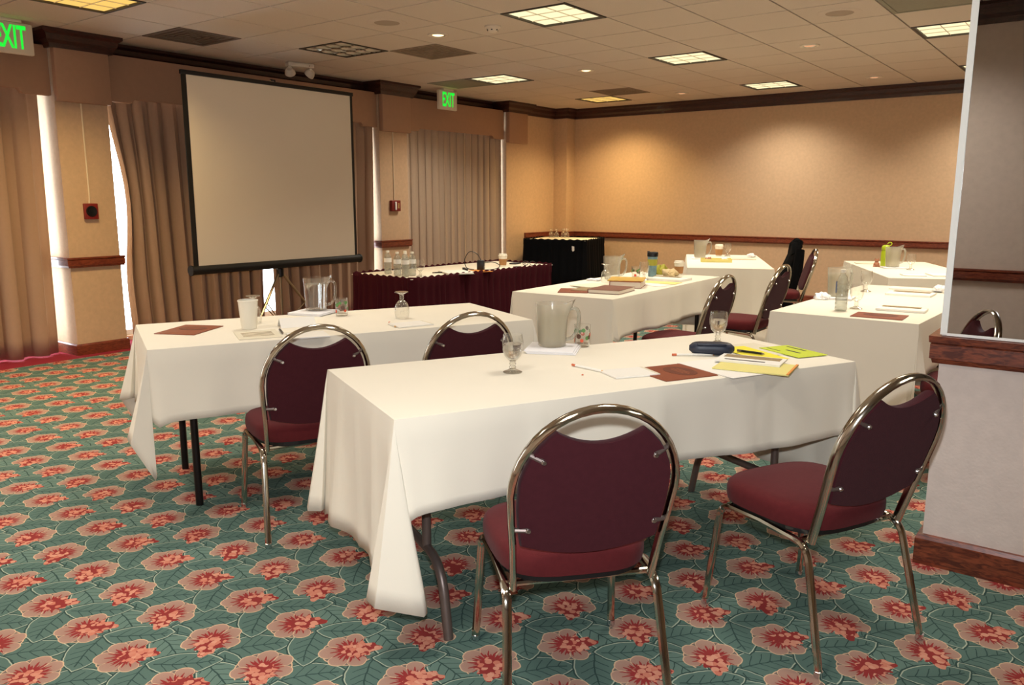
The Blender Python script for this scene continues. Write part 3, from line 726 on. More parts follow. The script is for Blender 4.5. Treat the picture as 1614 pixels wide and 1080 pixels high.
T = {1: ((-1.522, 2.557), RAD(63.8)), 2: ((-3.128, 2.681), RAD(65.1)), 3: ((-2.904, 5.245), RAD(92)), 4: ((-3.183, 7.811), RAD(115.2)), 5: ((-1.116, 5.331), RAD(88.2)), 6: ((-1.488, 7.889), RAD(115.3))}
desc = {1: 'nearest', 2: 'left-hand front', 3: 'middle', 4: 'far middle', 5: 'right-hand', 6: 'far right'}
drops = {1: (.275, .525, (-.06, .085), .575, 1.0), 2: (.30, .36, (.0, .04), .56, 1.05), 3: (.25, .42, (-.02, .03), .52, .5), 4: (.25, .66, (0, .03), .68, .5), 5: (.26, .70, (0, .02), .70, .4), 6: (.50, .66, (0, .03), .68, .5)}
where = {1: 'white cloth on the nearest table, its corner hanging almost to the carpet', 2: 'white cloth on the left front table before the screen', 3: 'white cloth on the middle table with the travel mug',
         4: 'white cloth on the far table against the back wall, left of the jacket', 5: 'white cloth on the right-hand table with the water bottle, beside the mirror', 6: 'white cloth on the far right table with the lime bottle'}
for k, (c, rz) in T.items():
    folding_table({1: 'folding table with grey curved legs under the nearest cloth', 2: 'folding table with black legs under the left front cloth', 3: 'folding table under the middle cloth with the travel mug',
                   4: 'folding table under the far cloth left of the jacket', 5: 'folding table under the right-hand cloth beside the mirror', 6: 'folding table under the far right cloth with the lime bottle'}[k],
                  c, rz, 1.83 if k != 1 else 1.86, leg='black' if k in (2, 3) else 'grey', wish=k not in (2, 3))
    tablecloth(where[k], c, rz, 1.83 if k != 1 else 1.86, .762, drops[k][0], drops[k][1], seed=k, tipo=drops[k][2], tipd=drops[k][3], cs=drops[k][4], flareside=.012 if k in (1, 2, 3) else .03)

def skirt(lb, loc, rz, L, W, z1, m, lam, amp, seed, flare=.03, tag_white=None):
    rnd = random.Random(seed); bm = bmesh.new(); pts = []
    hx, hy = L / 2, W / 2; cr = .03
    segs = [((-hx + cr, -hy), (hx - cr, -hy), (0, -1)), ((hx, -hy + cr), (hx, hy - cr), (1, 0)), ((hx - cr, hy), (-hx + cr, hy), (0, 1)), ((-hx, hy - cr), (-hx, -hy + cr), (-1, 0))]
    for p0, p1, n in segs:
        Ls = (Vector(p1) - Vector(p0)).length; k = max(8, int(Ls / lam * 8))
        for i in range(k + 1): pts.append((Vector(p0).lerp(Vector(p1), i / k), Vector(n)))
    rings = []; s = 0; S = []
    for i, (p, n) in enumerate(pts):
        if i: s += (p - pts[i - 1][0]).length
        S.append(s)
    jit = [rnd.uniform(.5, 1.3) for _ in range(400)]
    for t in (0, .03, .09, .12, .3, .6, 1.0):
        r = []
        for (p, n), s in zip(pts, S):
            f = s / lam; a = amp * jit[int(f) % 400] * (.35 if t < .1 else min(1, .5 + t))
            o = a * math.sin(2 * PI * f + math.sin(f * 1.7)) + .008 + flare * t ** 1.5 + (.004 if t < .1 else 0)
            r.append(bm.verts.new((p.x + n.x * o, p.y + n.y * o, z1 + (.006 - z1) * t + (.006 * math.sin(2 * PI * f * 1.0) + .004 * jit[int(f * 2) % 400] if t == 0 else 0))))
        rings.append(r)
    N = len(pts)
    for a, b in zip(rings, rings[1:]):
        for i in range(N): j = (i + 1) % N; bm.faces.new((a[i], a[j], b[j], b[i]))
    o = finish('table_skirt', me_bm(bm), m, None); o.location = (loc[0], loc[1], 0); o.rotation_euler = (0, 0, rz)
    sd = o.modifiers.new('thickness', 'SOLIDIFY'); sd.thickness = .002; sd.offset = 1
    return tag(o, lb, 'table skirt')
HT = ((-4.70, 5.44), RAD(88.0)); CT = ((-6.61, 10.06), RAD(14.3))
folding_table('folding table behind the pleated maroon skirt', HT[0], HT[1], 1.83, .70)
skirt('pleated maroon skirt around the head table in front of the far curtain', HT[0], HT[1], 1.85, .72, .752, 'maroon_skirt', .075, .012, 3)
o = box('tablecloth', -.93, .93, -.358, .358, .7355, .742, 'tablecloth', None, .002); o.location = (*HT[0], 0); o.rotation_euler = (0, 0, HT[1]); tag(o, 'white cloth top of the maroon skirted head table', 'tablecloth', 'white tablecloths')
folding_table('folding table behind the black skirt in the far corner', CT[0], CT[1], .90, .90, zt=.77, wish=False)
skirt('long black skirt around the corner table by the far wall', CT[0], CT[1], .94, .94, .788, 'black_skirt', .11, .008, 5, .05)
o = box('tablecloth', -.465, .465, -.465, .465, .7705, .777, 'tablecloth', None, .002); o.location = (*CT[0], 0); o.rotation_euler = (0, 0, CT[1]); tag(o, 'white cloth top of the black skirted corner table', 'tablecloth', 'white tablecloths')
tg = prism('paper_tag', [(-.018, 0), (.018, -.005), (.02, -.06), (.0, -.078), (-.016, -.06)], -.002, .0, 'paper_white', None, 'y')
p = rot2(CT[0], CT[1], (.30, -.505)); tg.location = (p[0], p[1], .70); tg.rotation_euler = (0, 0, CT[1]); tag(tg, 'small white paper tag pinned on the black table skirt', 'tag')

# ------------------------------------------------------------------ chairs
def make_chair():
    r = bpy.data.objects.new('banquet_chair', None); COL.objects.link(r); r['category'] = 'chair'
    # seat: rounded trapezoid cushion
    bm = bmesh.new(); out = []
    for k in range(40):
        a = 2 * PI * k / 40; c, s = math.cos(a), math.sin(a); n = 3.4
        x = abs(c) ** (2 / n) * (1 if c > 0 else -1); y = abs(s) ** (2 / n) * (1 if s > 0 else -1)
        w = .215 + .012 * y; out.append((x * w, .04 + y * .205))
    prof = [(.90, .392), (.985, .394), (1.0, .410), (1.0, .432), (.985, .447), (.94, .457), (.80, .464), (.5, .468)]
    rings = [[bm.verts.new((x * f, .04 + (y - .04) * f, z)) for x, y in out] for f, z in prof]
    for a, b in zip(rings, rings[1:]):
        for i in range(40): j = (i + 1) % 40; bm.faces.new((a[i], a[j], b[j], b[i]))
    bm.faces.new(rings[0][::-1]); bm.faces.new(rings[-1])
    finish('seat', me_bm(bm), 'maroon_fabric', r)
    bm = bmesh.new(); po = [(x * .93, .04 + (y - .04) * .93) for x, y in out]; add_prism(bm, po, .375, .393); finish('seat_pan', me_bm(bm), 'black_plastic', r, False)
    yb = lambda z: -.150 - .150 * max(0, z - .36) / .52           # lean of the back
    # back frame: one inverted U
    pts = []
    zs = .655
    left = [(-.188, .372), (-.190, .42), (-.196, .50), (-.205, .58), (-.2115, zs)]
    arch = [(-.2115 * math.cos(a), zs + .222 * math.sin(a)) for a in [PI * k / 22 for k in range(1, 22)]]
    full = left + arch + [(-x, z) for x, z in left[::-1]]
    bm = bmesh.new(); add_tube(bm, [(x, yb(z), z) for x, z in full], .0095, 10, .0155, ref=(1, 0, 0)); finish('back_frame', me_bm(bm), 'chrome', r)
    # backrest cushion with a dipped top edge
    bm = bmesh.new(); outl = []
    for k in range(0, 25):           # bottom arc left to right
        u = -1 + 2 * k / 24; outl.append((u * .178, .505 - .036 * (1 - u * u)))
    right = [(.186, .55), (.193, .61), (.194, .655)] + [(.196 * math.cos(a), zs + .202 * math.sin(a)) for a in [RAD(d) for d in (10, 20, 30, 40, 50, 56)]]
    outl += right
    xe, ze = right[-1]
    for k in range(1, 12): u = 1 - 2 * k / 12; outl.append((u * xe, ze - .034 * (1 - u * u)))
    outl += [(-x, z) for x, z in right[::-1]]
    cz = .65
    offs = [(.985, -.016), (1.0, -.010), (1.0, .006), (.985, .014), (.93, .021), (.7, .024)]
    rg = [[bm.verts.new((x * f, yb(cz + (z - cz) * f) + dy + .004, cz + (z - cz) * f)) for x, z in outl] for f, dy in offs]
    n = len(outl)
    for a, b in zip(rg, rg[1:]):
        for i in range(n): j = (i + 1) % n; bm.faces.new((a[i], a[j], b[j], b[i]))
    bm.faces.new(rg[0][::-1]); bm.faces.new(rg[-1])
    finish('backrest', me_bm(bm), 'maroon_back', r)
    # four brackets with bolts
    for sx in (-1, 1):
        for z, xo in ((.752, .162), (.555, .186)):
            xb = sx * xo
            b_ = tube('bracket', [(sx * (xo + .018), yb(z) - .004, z + (.016 if z > .7 else 0)), (xb - sx * .022, yb(z) - .015, z - (.004 if z > .7 else 0))], .0065, 'grey_steel', r)
            lathe('bolt', [(0, .0045), (.005, .004), (.0075, 0), (0, 0)], 'bolt_steel', b_, 10, None)
            bo = b_.children[0]; bo.location = (xb - sx * .022, yb(z) - .020, z - (.004 if z > .7 else 0)); bo.rotation_euler = (PI / 2, 0, 0)
    # legs and the rails under the seat
    for sx in (-1, 1):
        f = fillet([(sx * .222, .245, .008), (sx * .205, .205, .372), (sx * .200, .03, .374)], .05)
        h = len(f) - 1
        bm = bmesh.new(); add_tube(bm, f, .0125, 8, .0105); finish('leg', me_bm(bm), 'chrome', r)
        g = fillet([(sx * .222, -.245, .008), (sx * .203, -.155, .366), (sx * .200, .03, .374)], .05)
        bm = bmesh.new(); add_tube(bm, g, .0125, 8, .0105); finish('leg', me_bm(bm), 'chrome', r)
        for y in (.245, -.245): lathe('foot_glide', [(0, 0), (.011, 0), (.013, .004), (.013, .02), (0, .021)], 'bolt_steel', r, 10, (sx * .222, y + (-.001 if y > 0 else .001), 0))
    tube('cross_rail', [(-.2, .17, .372), (.2, .17, .372)], .009, 'chrome', r)
    tube('cross_rail', [(-.2, -.12, .368), (.2, -.12, .368)], .009, 'chrome', r)
    return r
chairs = [((-1.148, 1.778), 139, 'maroon banquet chair with chrome frame seen from behind in the centre foreground'),
          ((-0.687, 2.52), 154.5, 'maroon banquet chair with chrome frame at the right, beside the mirrored partition'),
          ((-2.69, 2.095), 156, 'maroon banquet chair at the left, between the left front table and the nearest table'),
          ((-2.44, 2.735), 155, 'maroon banquet chair mostly hidden behind the nearest table, only its top showing'),
          ((-2.27, 4.906), 180, 'maroon banquet chair pulled up to the middle table, the nearer of its two'),
          ((-2.26, 5.97), 180, 'maroon banquet chair pulled up to the middle table, the farther of its two'),
          ((-2.66, 8.03), 205, 'maroon banquet chair seen edge-on in front of the black jacket'),
          ((-3.19, 9.13), 205, 'banquet chair under the black jacket at the far table'),
          ((-0.50, 4.56), 180, 'maroon banquet chair half hidden behind the mirrored partition')]
ch0 = make_chair()
for k, (p, fc, lb) in enumerate(chairs):
    c = ch0 if k == 0 else copy_tree(ch0)
    c.location = (p[0], p[1], 0); c.rotation_euler = (0, 0, RAD(fc - 90)); c['label'] = lb; c['group'] = 'maroon banquet chairs'
# jacket over the hidden chair
bm = bmesh.new(); nx, nz_ = 28, 16; gr = []
for side_ in (-1, 1):
    for kk in range(nz_ + 1) if side_ == -1 else range(nz_, -1, -1):
        pass
secs = []
for k in range(22):
    t = k / 21; z = .16 + t * .72
    w = .255 - .02 * t if z < .72 else (.235 - .20 * ((z - .72) / .22) ** 1.8)
    d = .085 + .03 * math.sin(t * 5)
    y = -.19 - .10 * max(0, z - .36) / .5
    secs.append([(w * math.cos(a) * (1 + .05 * math.sin(5 * a + t * 3)), y + d * math.sin(a) * (1 + .12 * math.sin(7 * a)), z + (.03 * abs(math.cos(a)) if z > .85 else 0)) for a in [2 * PI * q / 32 for q in range(32)]])
rg = [[bm.verts.new(v) for v in s_] for s_ in secs]
for a, b in zip(rg, rg[1:]):
    for i in range(32): j = (i + 1) % 32; bm.faces.new((a[i], a[j], b[j], b[i]))
bm.faces.new(rg[0][::-1]); bm.faces.new(rg[-1])
jk = finish('jacket', me_bm(bm), 'fabric_black', None); jk.location = (-3.19, 9.13, 0); jk.rotation_euler = (0, 0, RAD(205 - 90)); tag(jk, 'black jacket draped over a chair back at the far table', 'jacket')
jk_c = []
for sx in (-1, 1):
    b_ = tube('sleeve', [(sx * .20, -.30, .80), (sx * .27, -.28, .62), (sx * .28, -.25, .34)], [.05, .055, .045], 'fabric_black', jk, 10)
for sx in (-1, 1): tube('shoulder', [(sx * .15, -.27, .74), (sx * .09, -.27, .85), (sx * .075, -.28, .885), (sx * .03, -.31, .82)], [.06, .055, .045, .04], 'fabric_black', jk, 10)

# ------------------------------------------------------------------ tableware
TZ = .7445
def make_goblet(water=False):
    r = bpy.data.objects.new('water_goblet', None); COL.objects.link(r); r['category'] = 'goblet'
    lathe('foot', [(0, 0), (.034, 0), (.035, .003), (.022, .008), (.010, .014), (0, .014)], 'glass', r, 24)
    lathe('stem', [(.009, .013), (.013, .02), (.009, .026), (.013, .032), (.009, .038), (.012, .042), (0, .044)], 'glass', r, 16)
    lathe('bowl', [(.0, .042), (.016, .046), (.030, .062), (.037, .085), (.038, .11), (.034, .140)], 'glass', r, 28)
    if water: lathe('water', [(0, .049), (.014, .0515), (.0275, .0655), (.0345, .0865), (.0352, .105), (0, .105)], 'water', r, 24)
    return r
def make_goblet_inv():
    r = bpy.data.objects.new('upturned_goblet', None); COL.objects.link(r); r['category'] = 'goblet'
    inv = lambda p: [(a, .14 - z) for a, z in p]
    lathe('foot', inv([(0, 0), (.034, 0), (.035, .003), (.022, .008), (.010, .014), (0, .014)]), 'glass', r, 24)
    lathe('stem', inv([(.009, .013), (.013, .02), (.009, .026), (.013, .032), (.009, .038), (.012, .042), (0, .044)]), 'glass', r, 16)
    lathe('bowl', inv([(.0, .042), (.016, .046), (.030, .062), (.037, .085), (.038, .11), (.034, .140)]), 'glass', r, 28)
    return r
def make_pitcher(body, water, ribs=False, level=.8):
    r = bpy.data.objects.new('water_pitcher', None); COL.objects.link(r); r['category'] = 'pitcher'
    seg = 40; bm = bmesh.new(); H = .178
    prof = [(0, 0), (.052, 0), (.057, .004), (.060, .05), (.064, .12), (.067, H - .004), (.0685, H)]
    rings = []
    for k, (rr, z) in enumerate(prof):
        if rr == 0: rings.append([bm.verts.new((0, 0, z))]); continue
        ring = []
        for i in range(seg):
            a = 2 * PI * i / seg; da = abs((a - PI + PI) % (2 * PI) - PI)
            sp = max(0, 1 - da / .75) ** 1.5 * max(0, (z - .12) / (H - .12)); q = rr * (1 + (.02 * math.cos(a * 20) if ribs and 2 < k < 7 else 0)) + .030 * sp
            ring.append(bm.verts.new((-q * math.cos(a), q * math.sin(a), z + .022 * sp)))
        rings.append(ring)
    for a, b in zip(rings, rings[1:]):
        for i in range(seg):
            j = (i + 1) % seg
            if len(a) == 1: bm.faces.new((a[0], b[i], b[j]))
            elif len(b) == 1: bm.faces.new((a[i], b[0], a[j]))
            else: bm.faces.new((a[i], b[i], b[j], a[j]))
    finish('body', me_bm(bm), body, r)
    tube('handle', fillet([(.062, 0, .155), (.10, 0, .162), (.112, 0, .14), (.108, 0, .07), (.085, 0, .035), (.058, 0, .028)], .03, 4), .0075, body if body != 'plastic_frosted' else 'plastic_clear', r, 8, .011)
    if water: lathe('water', [(0, .009), (.054, .011), (.0575, .05), (.0612, .12), (.0625, H * level), (0, H * level)], water, r, 30)
    return r
def make_tumbler(fruit=True):
    r = bpy.data.objects.new('printed_tumbler', None); COL.objects.link(r); r['category'] = 'tumbler'
    lathe('body', [(0, 0), (.028, 0), (.031, .004), (.0345, .095)], 'glass', r, 28)
    lathe('thick_base', [(0, .014), (.0305, .014)], 'glass', r, 28)
    if fruit:
        rnd = random.Random(3)
        for k in range(16):
            a = k * 2 * PI / 16 + rnd.uniform(-.15, .15); z = rnd.uniform(.025, .075); rr = .0322 + .0035 * (z / .095); s_ = rnd.uniform(.007, .011)
            bm = bmesh.new(); n = 9; loop = []
            for q in range(n):
                ph = 2 * PI * q / n; da = s_ * math.cos(ph) / rr; loop.append(bm.verts.new(((rr) * math.cos(a + da), (rr) * math.sin(a + da), z + s_ * math.sin(ph))))
            c = bm.verts.new((rr * math.cos(a), rr * math.sin(a), z))
            for q in range(n): bm.faces.new((c, loop[q], loop[(q + 1) % n]))
            finish('fruit_print', me_bm(bm), ('fruit_red', 'fruit_green', 'fruit_green', 'fruit_dark')[k % 4], r)
    return r
def make_bottle(h=.2, rr=.031, cap='cup_white', label=None, lz=(.09, .13)):
    r = bpy.data.objects.new('water_bottle', None); COL.objects.link(r); r['category'] = 'bottle'
    pf = [(0, 0), (rr * .85, 0), (rr, .008)]
    z = .02
    while z < h * .62: pf += [(rr, z), (rr * .95, z + .006), (rr, z + .012)]; z += .024
    pf += [(rr, h * .68), (rr * .8, h * .80), (rr * .42, h * .88), (rr * .38, h * .93), (0, h * .93)]
    lathe('body', pf, 'plastic_clear', r, 20)
    lathe('cap', [(0, h), (rr * .42, h), (rr * .46, h - .004), (rr * .46, h * .92), (0, h * .92)], cap, r, 16)
    lathe('water', [(0, .004), (rr * .8, .006), (rr * .9, .012), (rr * .9, h * .64), (0, h * .64)], 'water_thin', r, 16)
    if label: lathe('label', [(rr + .0005, lz[0]), (rr + .001, lz[0]), (rr + .001, lz[1]), (rr + .0005, lz[1])], label, r, 20)
    return r
def make_coffee():
    r = bpy.data.objects.new('coffee_cup', None); COL.objects.link(r); r['category'] = 'cup'
    lathe('cup', [(0, 0), (.028, 0), (.030, .003), (.040, .098), (.038, .098), (.028, .006), (0, .006)], 'cup_white', r, 24)
    lathe('sleeve', [(.0312, .012), (.0322, .012), (.0385, .070), (.0375, .070)], 'sleeve_brown', r, 24)
    lathe('lid', [(.041, .094), (.043, .097), (.043, .102), (.039, .105), (.037, .116), (.034, .117), (.032, .112), (0, .112)], 'cup_white', r, 24)
    return r
P_ = {}
def put(kind, lb, x, y, rz=0.0, group=None, z=TZ, sc_=1.0):
    mk = {'gob': lambda: make_goblet(True), 'gobe': lambda: make_goblet(False), 'ginv': make_goblet_inv, 'pit_clear': lambda: make_pitcher('glass', 'water'), 'pit_frost': lambda: make_pitcher('plastic_frosted', 'plastic_frosted'),
          'pit_rib': lambda: make_pitcher('plastic_clear', None, True), 'tum': make_tumbler, 'bot': lambda: make_bottle(.195, .031, label='paper_white', lz=(.10, .135)), 'coffee': make_coffee}[kind]
    if kind not in P_: r = P_[kind] = mk()
    else: r = copy_tree(P_[kind])
    r.location = (x, y, z); r.rotation_euler = (0, 0, rz); r.scale = (sc_,) * 3; r['label'] = lb
    if group: r['group'] = group
    elif 'group' in r: del r['group']
    return r
G = 'stemmed water goblets'; GI = 'upturned goblets'; PT = 'water pitchers'
put('gob', 'filled water goblet standing alone left of the pitcher on the nearest table', -1.698, 2.254, 0, G)
put('gob', 'filled water goblet behind the navy glasses case on the nearest table', -1.343, 3.255, 0, G)
put('pit_frost', 'frosted water pitcher on a napkin on the nearest table', -1.845, 2.721, RAD(25), PT, z=TZ + .014)
put('tum', 'fruit-printed tumbler behind the handle of the nearest pitcher', -1.775, 2.845, .4, 'fruit-printed tumblers')
put('ginv', 'upturned goblet behind the white paper cup on the left front table', -3.421, 2.389, 0, GI)
put('ginv', 'upturned goblet standing alone on the left front table', -2.957, 2.964, 0, GI)
put('pit_clear', 'clear glass water pitcher on a napkin on the left front table', -3.49, 2.84, RAD(30), PT, z=TZ + .014)
put('tum', 'fruit-printed tumbler beside the clear pitcher on the left front table', -3.278, 2.835, 1.3, 'fruit-printed tumblers')
put('pit_rib', 'ribbed clear pitcher on the middle table', -3.138, 5.45, RAD(30), PT)
put('ginv', 'upturned goblet in front of the ribbed pitcher', -3.045, 5.20, 0, GI)
put('tum', 'fruit-printed tumbler right of the ribbed pitcher', -3.02, 5.62, 2.0, 'fruit-printed tumblers')
put('gobe', 'goblet beside the travel mug on the middle table', -2.903, 5.537, 0, G)
put('coffee', 'lidded paper coffee cup at the end of the middle table', -2.88, 6.10, 0, 'lidded coffee cups')
put('pit_frost', 'frosted pitcher on the far middle table', -3.521, 7.951, RAD(25), PT, z=TZ + .012)
put('coffee', 'lidded coffee cup beside the frosted pitcher on the far table', -3.50, 8.40, 0, 'lidded coffee cups', sc_=1.1)
put('gobe', 'goblet right of the coffee cup on the far table', -3.42, 8.45, 0, G)
put('pit_frost', 'frosted pitcher behind the clear bottle on the right-hand table', -1.39, 5.25, RAD(60), PT, z=TZ + .014)
put('gobe', 'goblet right of the clear bottle on the right-hand table', -1.165, 4.804, 0, G)
put('gobe', 'goblet behind the frosted pitcher on the right-hand table', -1.34, 5.75, 0, G)
put('pit_frost', 'frosted pitcher in front of the lime bottle on the far right table', -1.634, 7.91, RAD(40), PT, z=TZ + .012)
put('gobe', 'goblet right of the pitcher on the far right table', -1.46, 7.80, 0, G)
for k, (x, y, lb) in enumerate(((-4.84, 4.70, 'leftmost water bottle of the cluster on the head table'), (-4.66, 4.63, 'front middle water bottle of the cluster on the head table'), (-4.56, 4.62, 'front right water bottle of the cluster on the head table'),
                               (-4.58, 4.72, 'rear right water bottle of the cluster on the head table'), (-4.70, 4.76, 'rear middle water bottle of the cluster on the head table'))):
    put('bot', lb, x, y, 0, 'water bottles on the head table', z=.7425)
put('gobe', 'goblet right of the water bottles on the head table', -4.472, 4.70, 0, G, z=.7425)
put('coffee', 'lidded coffee cup on the head table before the black skirt', -4.56, 5.90, 0, 'lidded coffee cups', z=.7425)
for x, y, lb in ((-6.884, 10.108, 'leftmost upturned goblet on the black corner table'), (-6.76, 10.06, 'second upturned goblet on the black corner table'), (-6.735, 10.21, 'third upturned goblet on the black corner table'), (-6.62, 10.13, 'rightmost upturned goblet on the black corner table')):
    put('ginv', lb, x, y, 0, GI, z=.7775)
b_ = make_bottle(.232, .033, 'cup_white', 'glass', (.10, .12)); b_.location = (-1.212, 4.668, TZ); tag(b_, 'tall clear water bottle with white cap on the right-hand table', 'bottle')
bm = bmesh.new()
for k in range(7):
    a0, a1 = RAD(200 + k * 4), RAD(204 + k * 4); q = .0342
    bm.faces.new([bm.verts.new((q * math.cos(a), q * math.sin(a), z)) for a, z in ((a0, .10), (a1, .10), (a1, .165), (a0, .165))])
finish('blue_print', me_bm(bm), 'label_blue', b_)
c = thing('paper_cup', 'plain white foam cup on the left front table', 'cup', (-3.304, 2.277, TZ))
lathe('wall', [(0, 0), (.034, 0), (.036, .004), (.046, .134), (.043, .134), (.033, .008), (0, .008)], 'cup_white', c, 28); lathe('rolled_rim', [(.043, .133), (.047, .132), (.048, .137), (.045, .139), (.043, .137)], 'cup_white', c, 28)
m_ = thing('travel_mug', 'tall travel mug with black lid and colourful print on the middle table', 'travel mug', (-2.985, 5.83, TZ))
lathe('body', [(0, 0), (.03, 0), (.033, .004), (.036, .09), (.041, .165), (.039, .165), (0, .16)], 'mug_print', m_, 24)
lathe('lid', [(.040, .160), (.044, .163), (.044, .19), (.040, .197), (.03, .197), (.028, .192), (0, .192)], 'black_plastic', m_, 24); box('sip_spout', -.045, -.03, -.01, .01, .187, .203, 'black_plastic', m_, .003)
lathe('picture_band', [(.0362, .09), (.0375, .095), (.0398, .14), (.0385, .14)], 'bag_green', m_, 24)
s_ = thing('sports_bottle', 'lime green sports bottle on the far right table', 'bottle', (-1.745, 8.12, TZ))
lathe('body', [(0, 0), (.036, 0), (.038, .005), (.038, .13), (.033, .145), (.033, .15), (0, .15)], 'bottle_lime', s_, 24)
lathe('lid', [(.035, .15), (.037, .152), (.037, .175), (.028, .19), (.015, .196), (0, .196)], 'bottle_lime', s_, 24)
tube('carry_loop', fillet([(.02, 0, .185), (.045, 0, .195), (.05, 0, .215), (.03, 0, .222), (.012, 0, .205)], .012, 3), .005, 'bottle_lime', s_)

# napkins under pitchers
def napkin(lb, x, y, rz, s=.15, z=TZ, n=3):
    o = thing('folded_napkin', lb, 'napkin', (x, y, z), rz, 'folded white napkins'); rnd = random.Random(int(x * 1000))
    for k in range(n):
        d = rnd.uniform(-.008, .008); h0 = k * .0045
        box('napkin_layer', -s / 2 + d, s / 2 + d, -s * .5, s * .5, h0, h0 + .0042, 'napkin', o, .0015)
    return o
napkin('folded white napkin under the frosted pitcher on the nearest table', -1.825, 2.70, .45, .20)
napkin('folded white napkin under the clear pitcher on the left front table', -3.46, 2.80, .35, .20)
napkin('white napkin under the frosted pitcher on the far middle table', -3.50, 7.93, .5, .18, n=2)
napkin('white napkin under the frosted pitcher on the right-hand table', -1.38, 5.23, .1, .18)
napkin('white napkin under the pitcher on the far right table', -1.62, 7.90, .5, .18, n=2)
napkin('rolled white napkin beside the ribbed pitcher', -3.19, 5.27, .2, .09, n=3)

# ------------------------------------------------------------------ papers, books, pens
def quad_sheet(name, lb, cat, pts, z, th, m, group=None):
    cx = sum(p[0] for p in pts) / len(pts); cy = sum(p[1] for p in pts) / len(pts)
    a = 0
    for i in range(len(pts)): j = (i + 1) % len(pts); a += pts[i][0] * pts[j][1] - pts[j][0] * pts[i][1]
    if a < 0: pts = pts[::-1]
    o = prism(name, [(x - cx, y - cy) for x, y in pts], 0, th, m, None, 'z', smooth=False); o.location = (cx, cy, z); return tag(o, lb, cat, group)
def rect(x, y, rz, w, h): return [rot2((x, y), rz, q) for q in ((-w / 2, -h / 2), (w / 2, -h / 2), (w / 2, h / 2), (-w / 2, h / 2))]
def folder(lb, x, y, rz, w=.235, h=.30, z=TZ + .0005):
    f = thing('brown_folder', lb, 'folder', (x, y, z), rz, 'brown presentation folders')
    prism('cover', [(-w / 2, -h / 2), (w / 2, -h / 2), (w / 2, h / 2), (-w / 2, h / 2)], 0, .003, 'folder_brown', f, 'z', smooth=False)
    bm = bmesh.new(); add_lathe(bm, [(0, 0), (1, 0), (1, .0006), (0, .0006)], 28, Matrix.Translation((0, .03, .003)) @ Matrix.Diagonal((w * .34, w * .24, 1, 1))); finish('oval_emblem', me_bm(bm), 'folder_emblem', f, False)
    bm = bmesh.new()
    for k, q in enumerate((.035, .055, .04)): add_box(bm, -q, q, .03 + (k - 1) * .013 - .0025, .03 + (k - 1) * .013 + .0025, .0036, .0040)
    finish('emblem_lettering', me_bm(bm), 'folder_gold', f, False)
    box('footer_line', -.04, .05, -h / 2 + .03, -h / 2 + .036, .003, .0034, 'folder_gold', f, smooth=False)
    return f
folder('brown folder beside the white notepad on the nearest table', -1.235, 2.60, RAD(-27), .22, .225)
folder('brown folder at the left end of the left front table', -3.485, 2.075, RAD(28), .20, .265)
folder('brown folder at the near end of the right-hand table', -.985, 4.565, RAD(2), .255, .20)
def pencil(lb, p0, p1, z=TZ + .005, r=.0045, body='paper_white', tip='pencil_wood', er='eraser_pink', cat='pencil'):
    o = thing(cat if cat != 'pencil' else 'pencil', lb, cat, (p0[0], p0[1], z)); d = Vector((p1[0] - p0[0], p1[1] - p0[1], 0)); L = d.length; d.normalize()
    tube('barrel', [d * .018, d * (L - .012)], r, body, o, 6); tube('eraser', [d * 0, d * .018], r * 1.02, er, o, 8); tube('tip', [d * (L - .012), d * L], [r, .0006], tip, o, 6); return o
pencil('white pencil with orange end beside the notepad on the nearest table', (-1.588, 2.478), (-1.43, 2.445))
pencil('pencil poking out from under the glasses case', (-1.378, 2.885), (-1.24, 2.99))
pencil('black pen lying on the yellow sheets', (-1.192, 3.096), (-1.075, 3.085), TZ + .012, .005, 'black_plastic', 'grey_steel', 'grey_steel', 'pen')
pencil('pencil along the notepad on the left front table', (-2.885, 2.80), (-2.76, 2.72))
pencil('dark pen near the tent card on the left front table', (-3.125, 2.319), (-3.02, 2.258), TZ + .008, .005, 'black_plastic', 'grey_steel', 'grey_steel', 'pen')
def notepad(lb, x, y, rz, w=.13, h=.19, th=.006, m='paper_white', z=TZ + .0005, lines=False):
    o = thing('notepad', lb, 'notepad', (x, y, z), rz, 'notepads and printed sheets')
    box('pages', -w / 2, w / 2, -h / 2, h / 2, 0, th, m, o, .0008, False)
    box('binding_strip', -w / 2, w / 2, h / 2 - .012, h / 2, th, th + .0006, 'paper_cream', o, smooth=False)
    if lines:
        for k in range(4): box('printed_line', -w * .36, w * .36, h * (.24 - .14 * k) - .006, h * (.24 - .14 * k) + .006, th, th + .0003, 'print_brown', o, smooth=False)
    return o
notepad('white notepad beside the brown folder on the nearest table', -1.352, 2.49, RAD(-33), .13, .175)
notepad('notepad with pencil right of the upturned goblet', -2.765, 2.83, RAD(-20), .13, .19)
notepad('printed cream sheet in front of the foam cup', -3.115, 2.19, RAD(62), .19, .23, .002, 'paper_cream', lines=True)
notepad('notepad behind the left chair back on the left front table', -2.915, 2.315, RAD(62), .17, .17)
notepad('white pad under the printed sheets on the right-hand table, near', -.94, 4.885, RAD(3), .25, .15, .012)
notepad('white pad in the middle of the right-hand table', -1.06, 5.74, RAD(0), .27, .21, .012)
notepad('white pad at the far end of the right-hand table', -1.09, 6.08, RAD(2), .33, .14, .010)
quad_sheet('olive_sheet', 'thin olive strip lying on the near pad of the right-hand table', 'paper', rect(-.95, 4.93, .05, .20, .05), TZ + .0135, .002, 'print_brown')
quad_sheet('olive_sheet', 'thin olive strip lying on the middle pad of the right-hand table', 'paper', rect(-1.06, 5.79, .0, .22, .06), TZ + .0135, .002, 'print_brown')
notepad('notepad at the near right of the far right table', -1.33, 7.23, RAD(25), .17, .16)
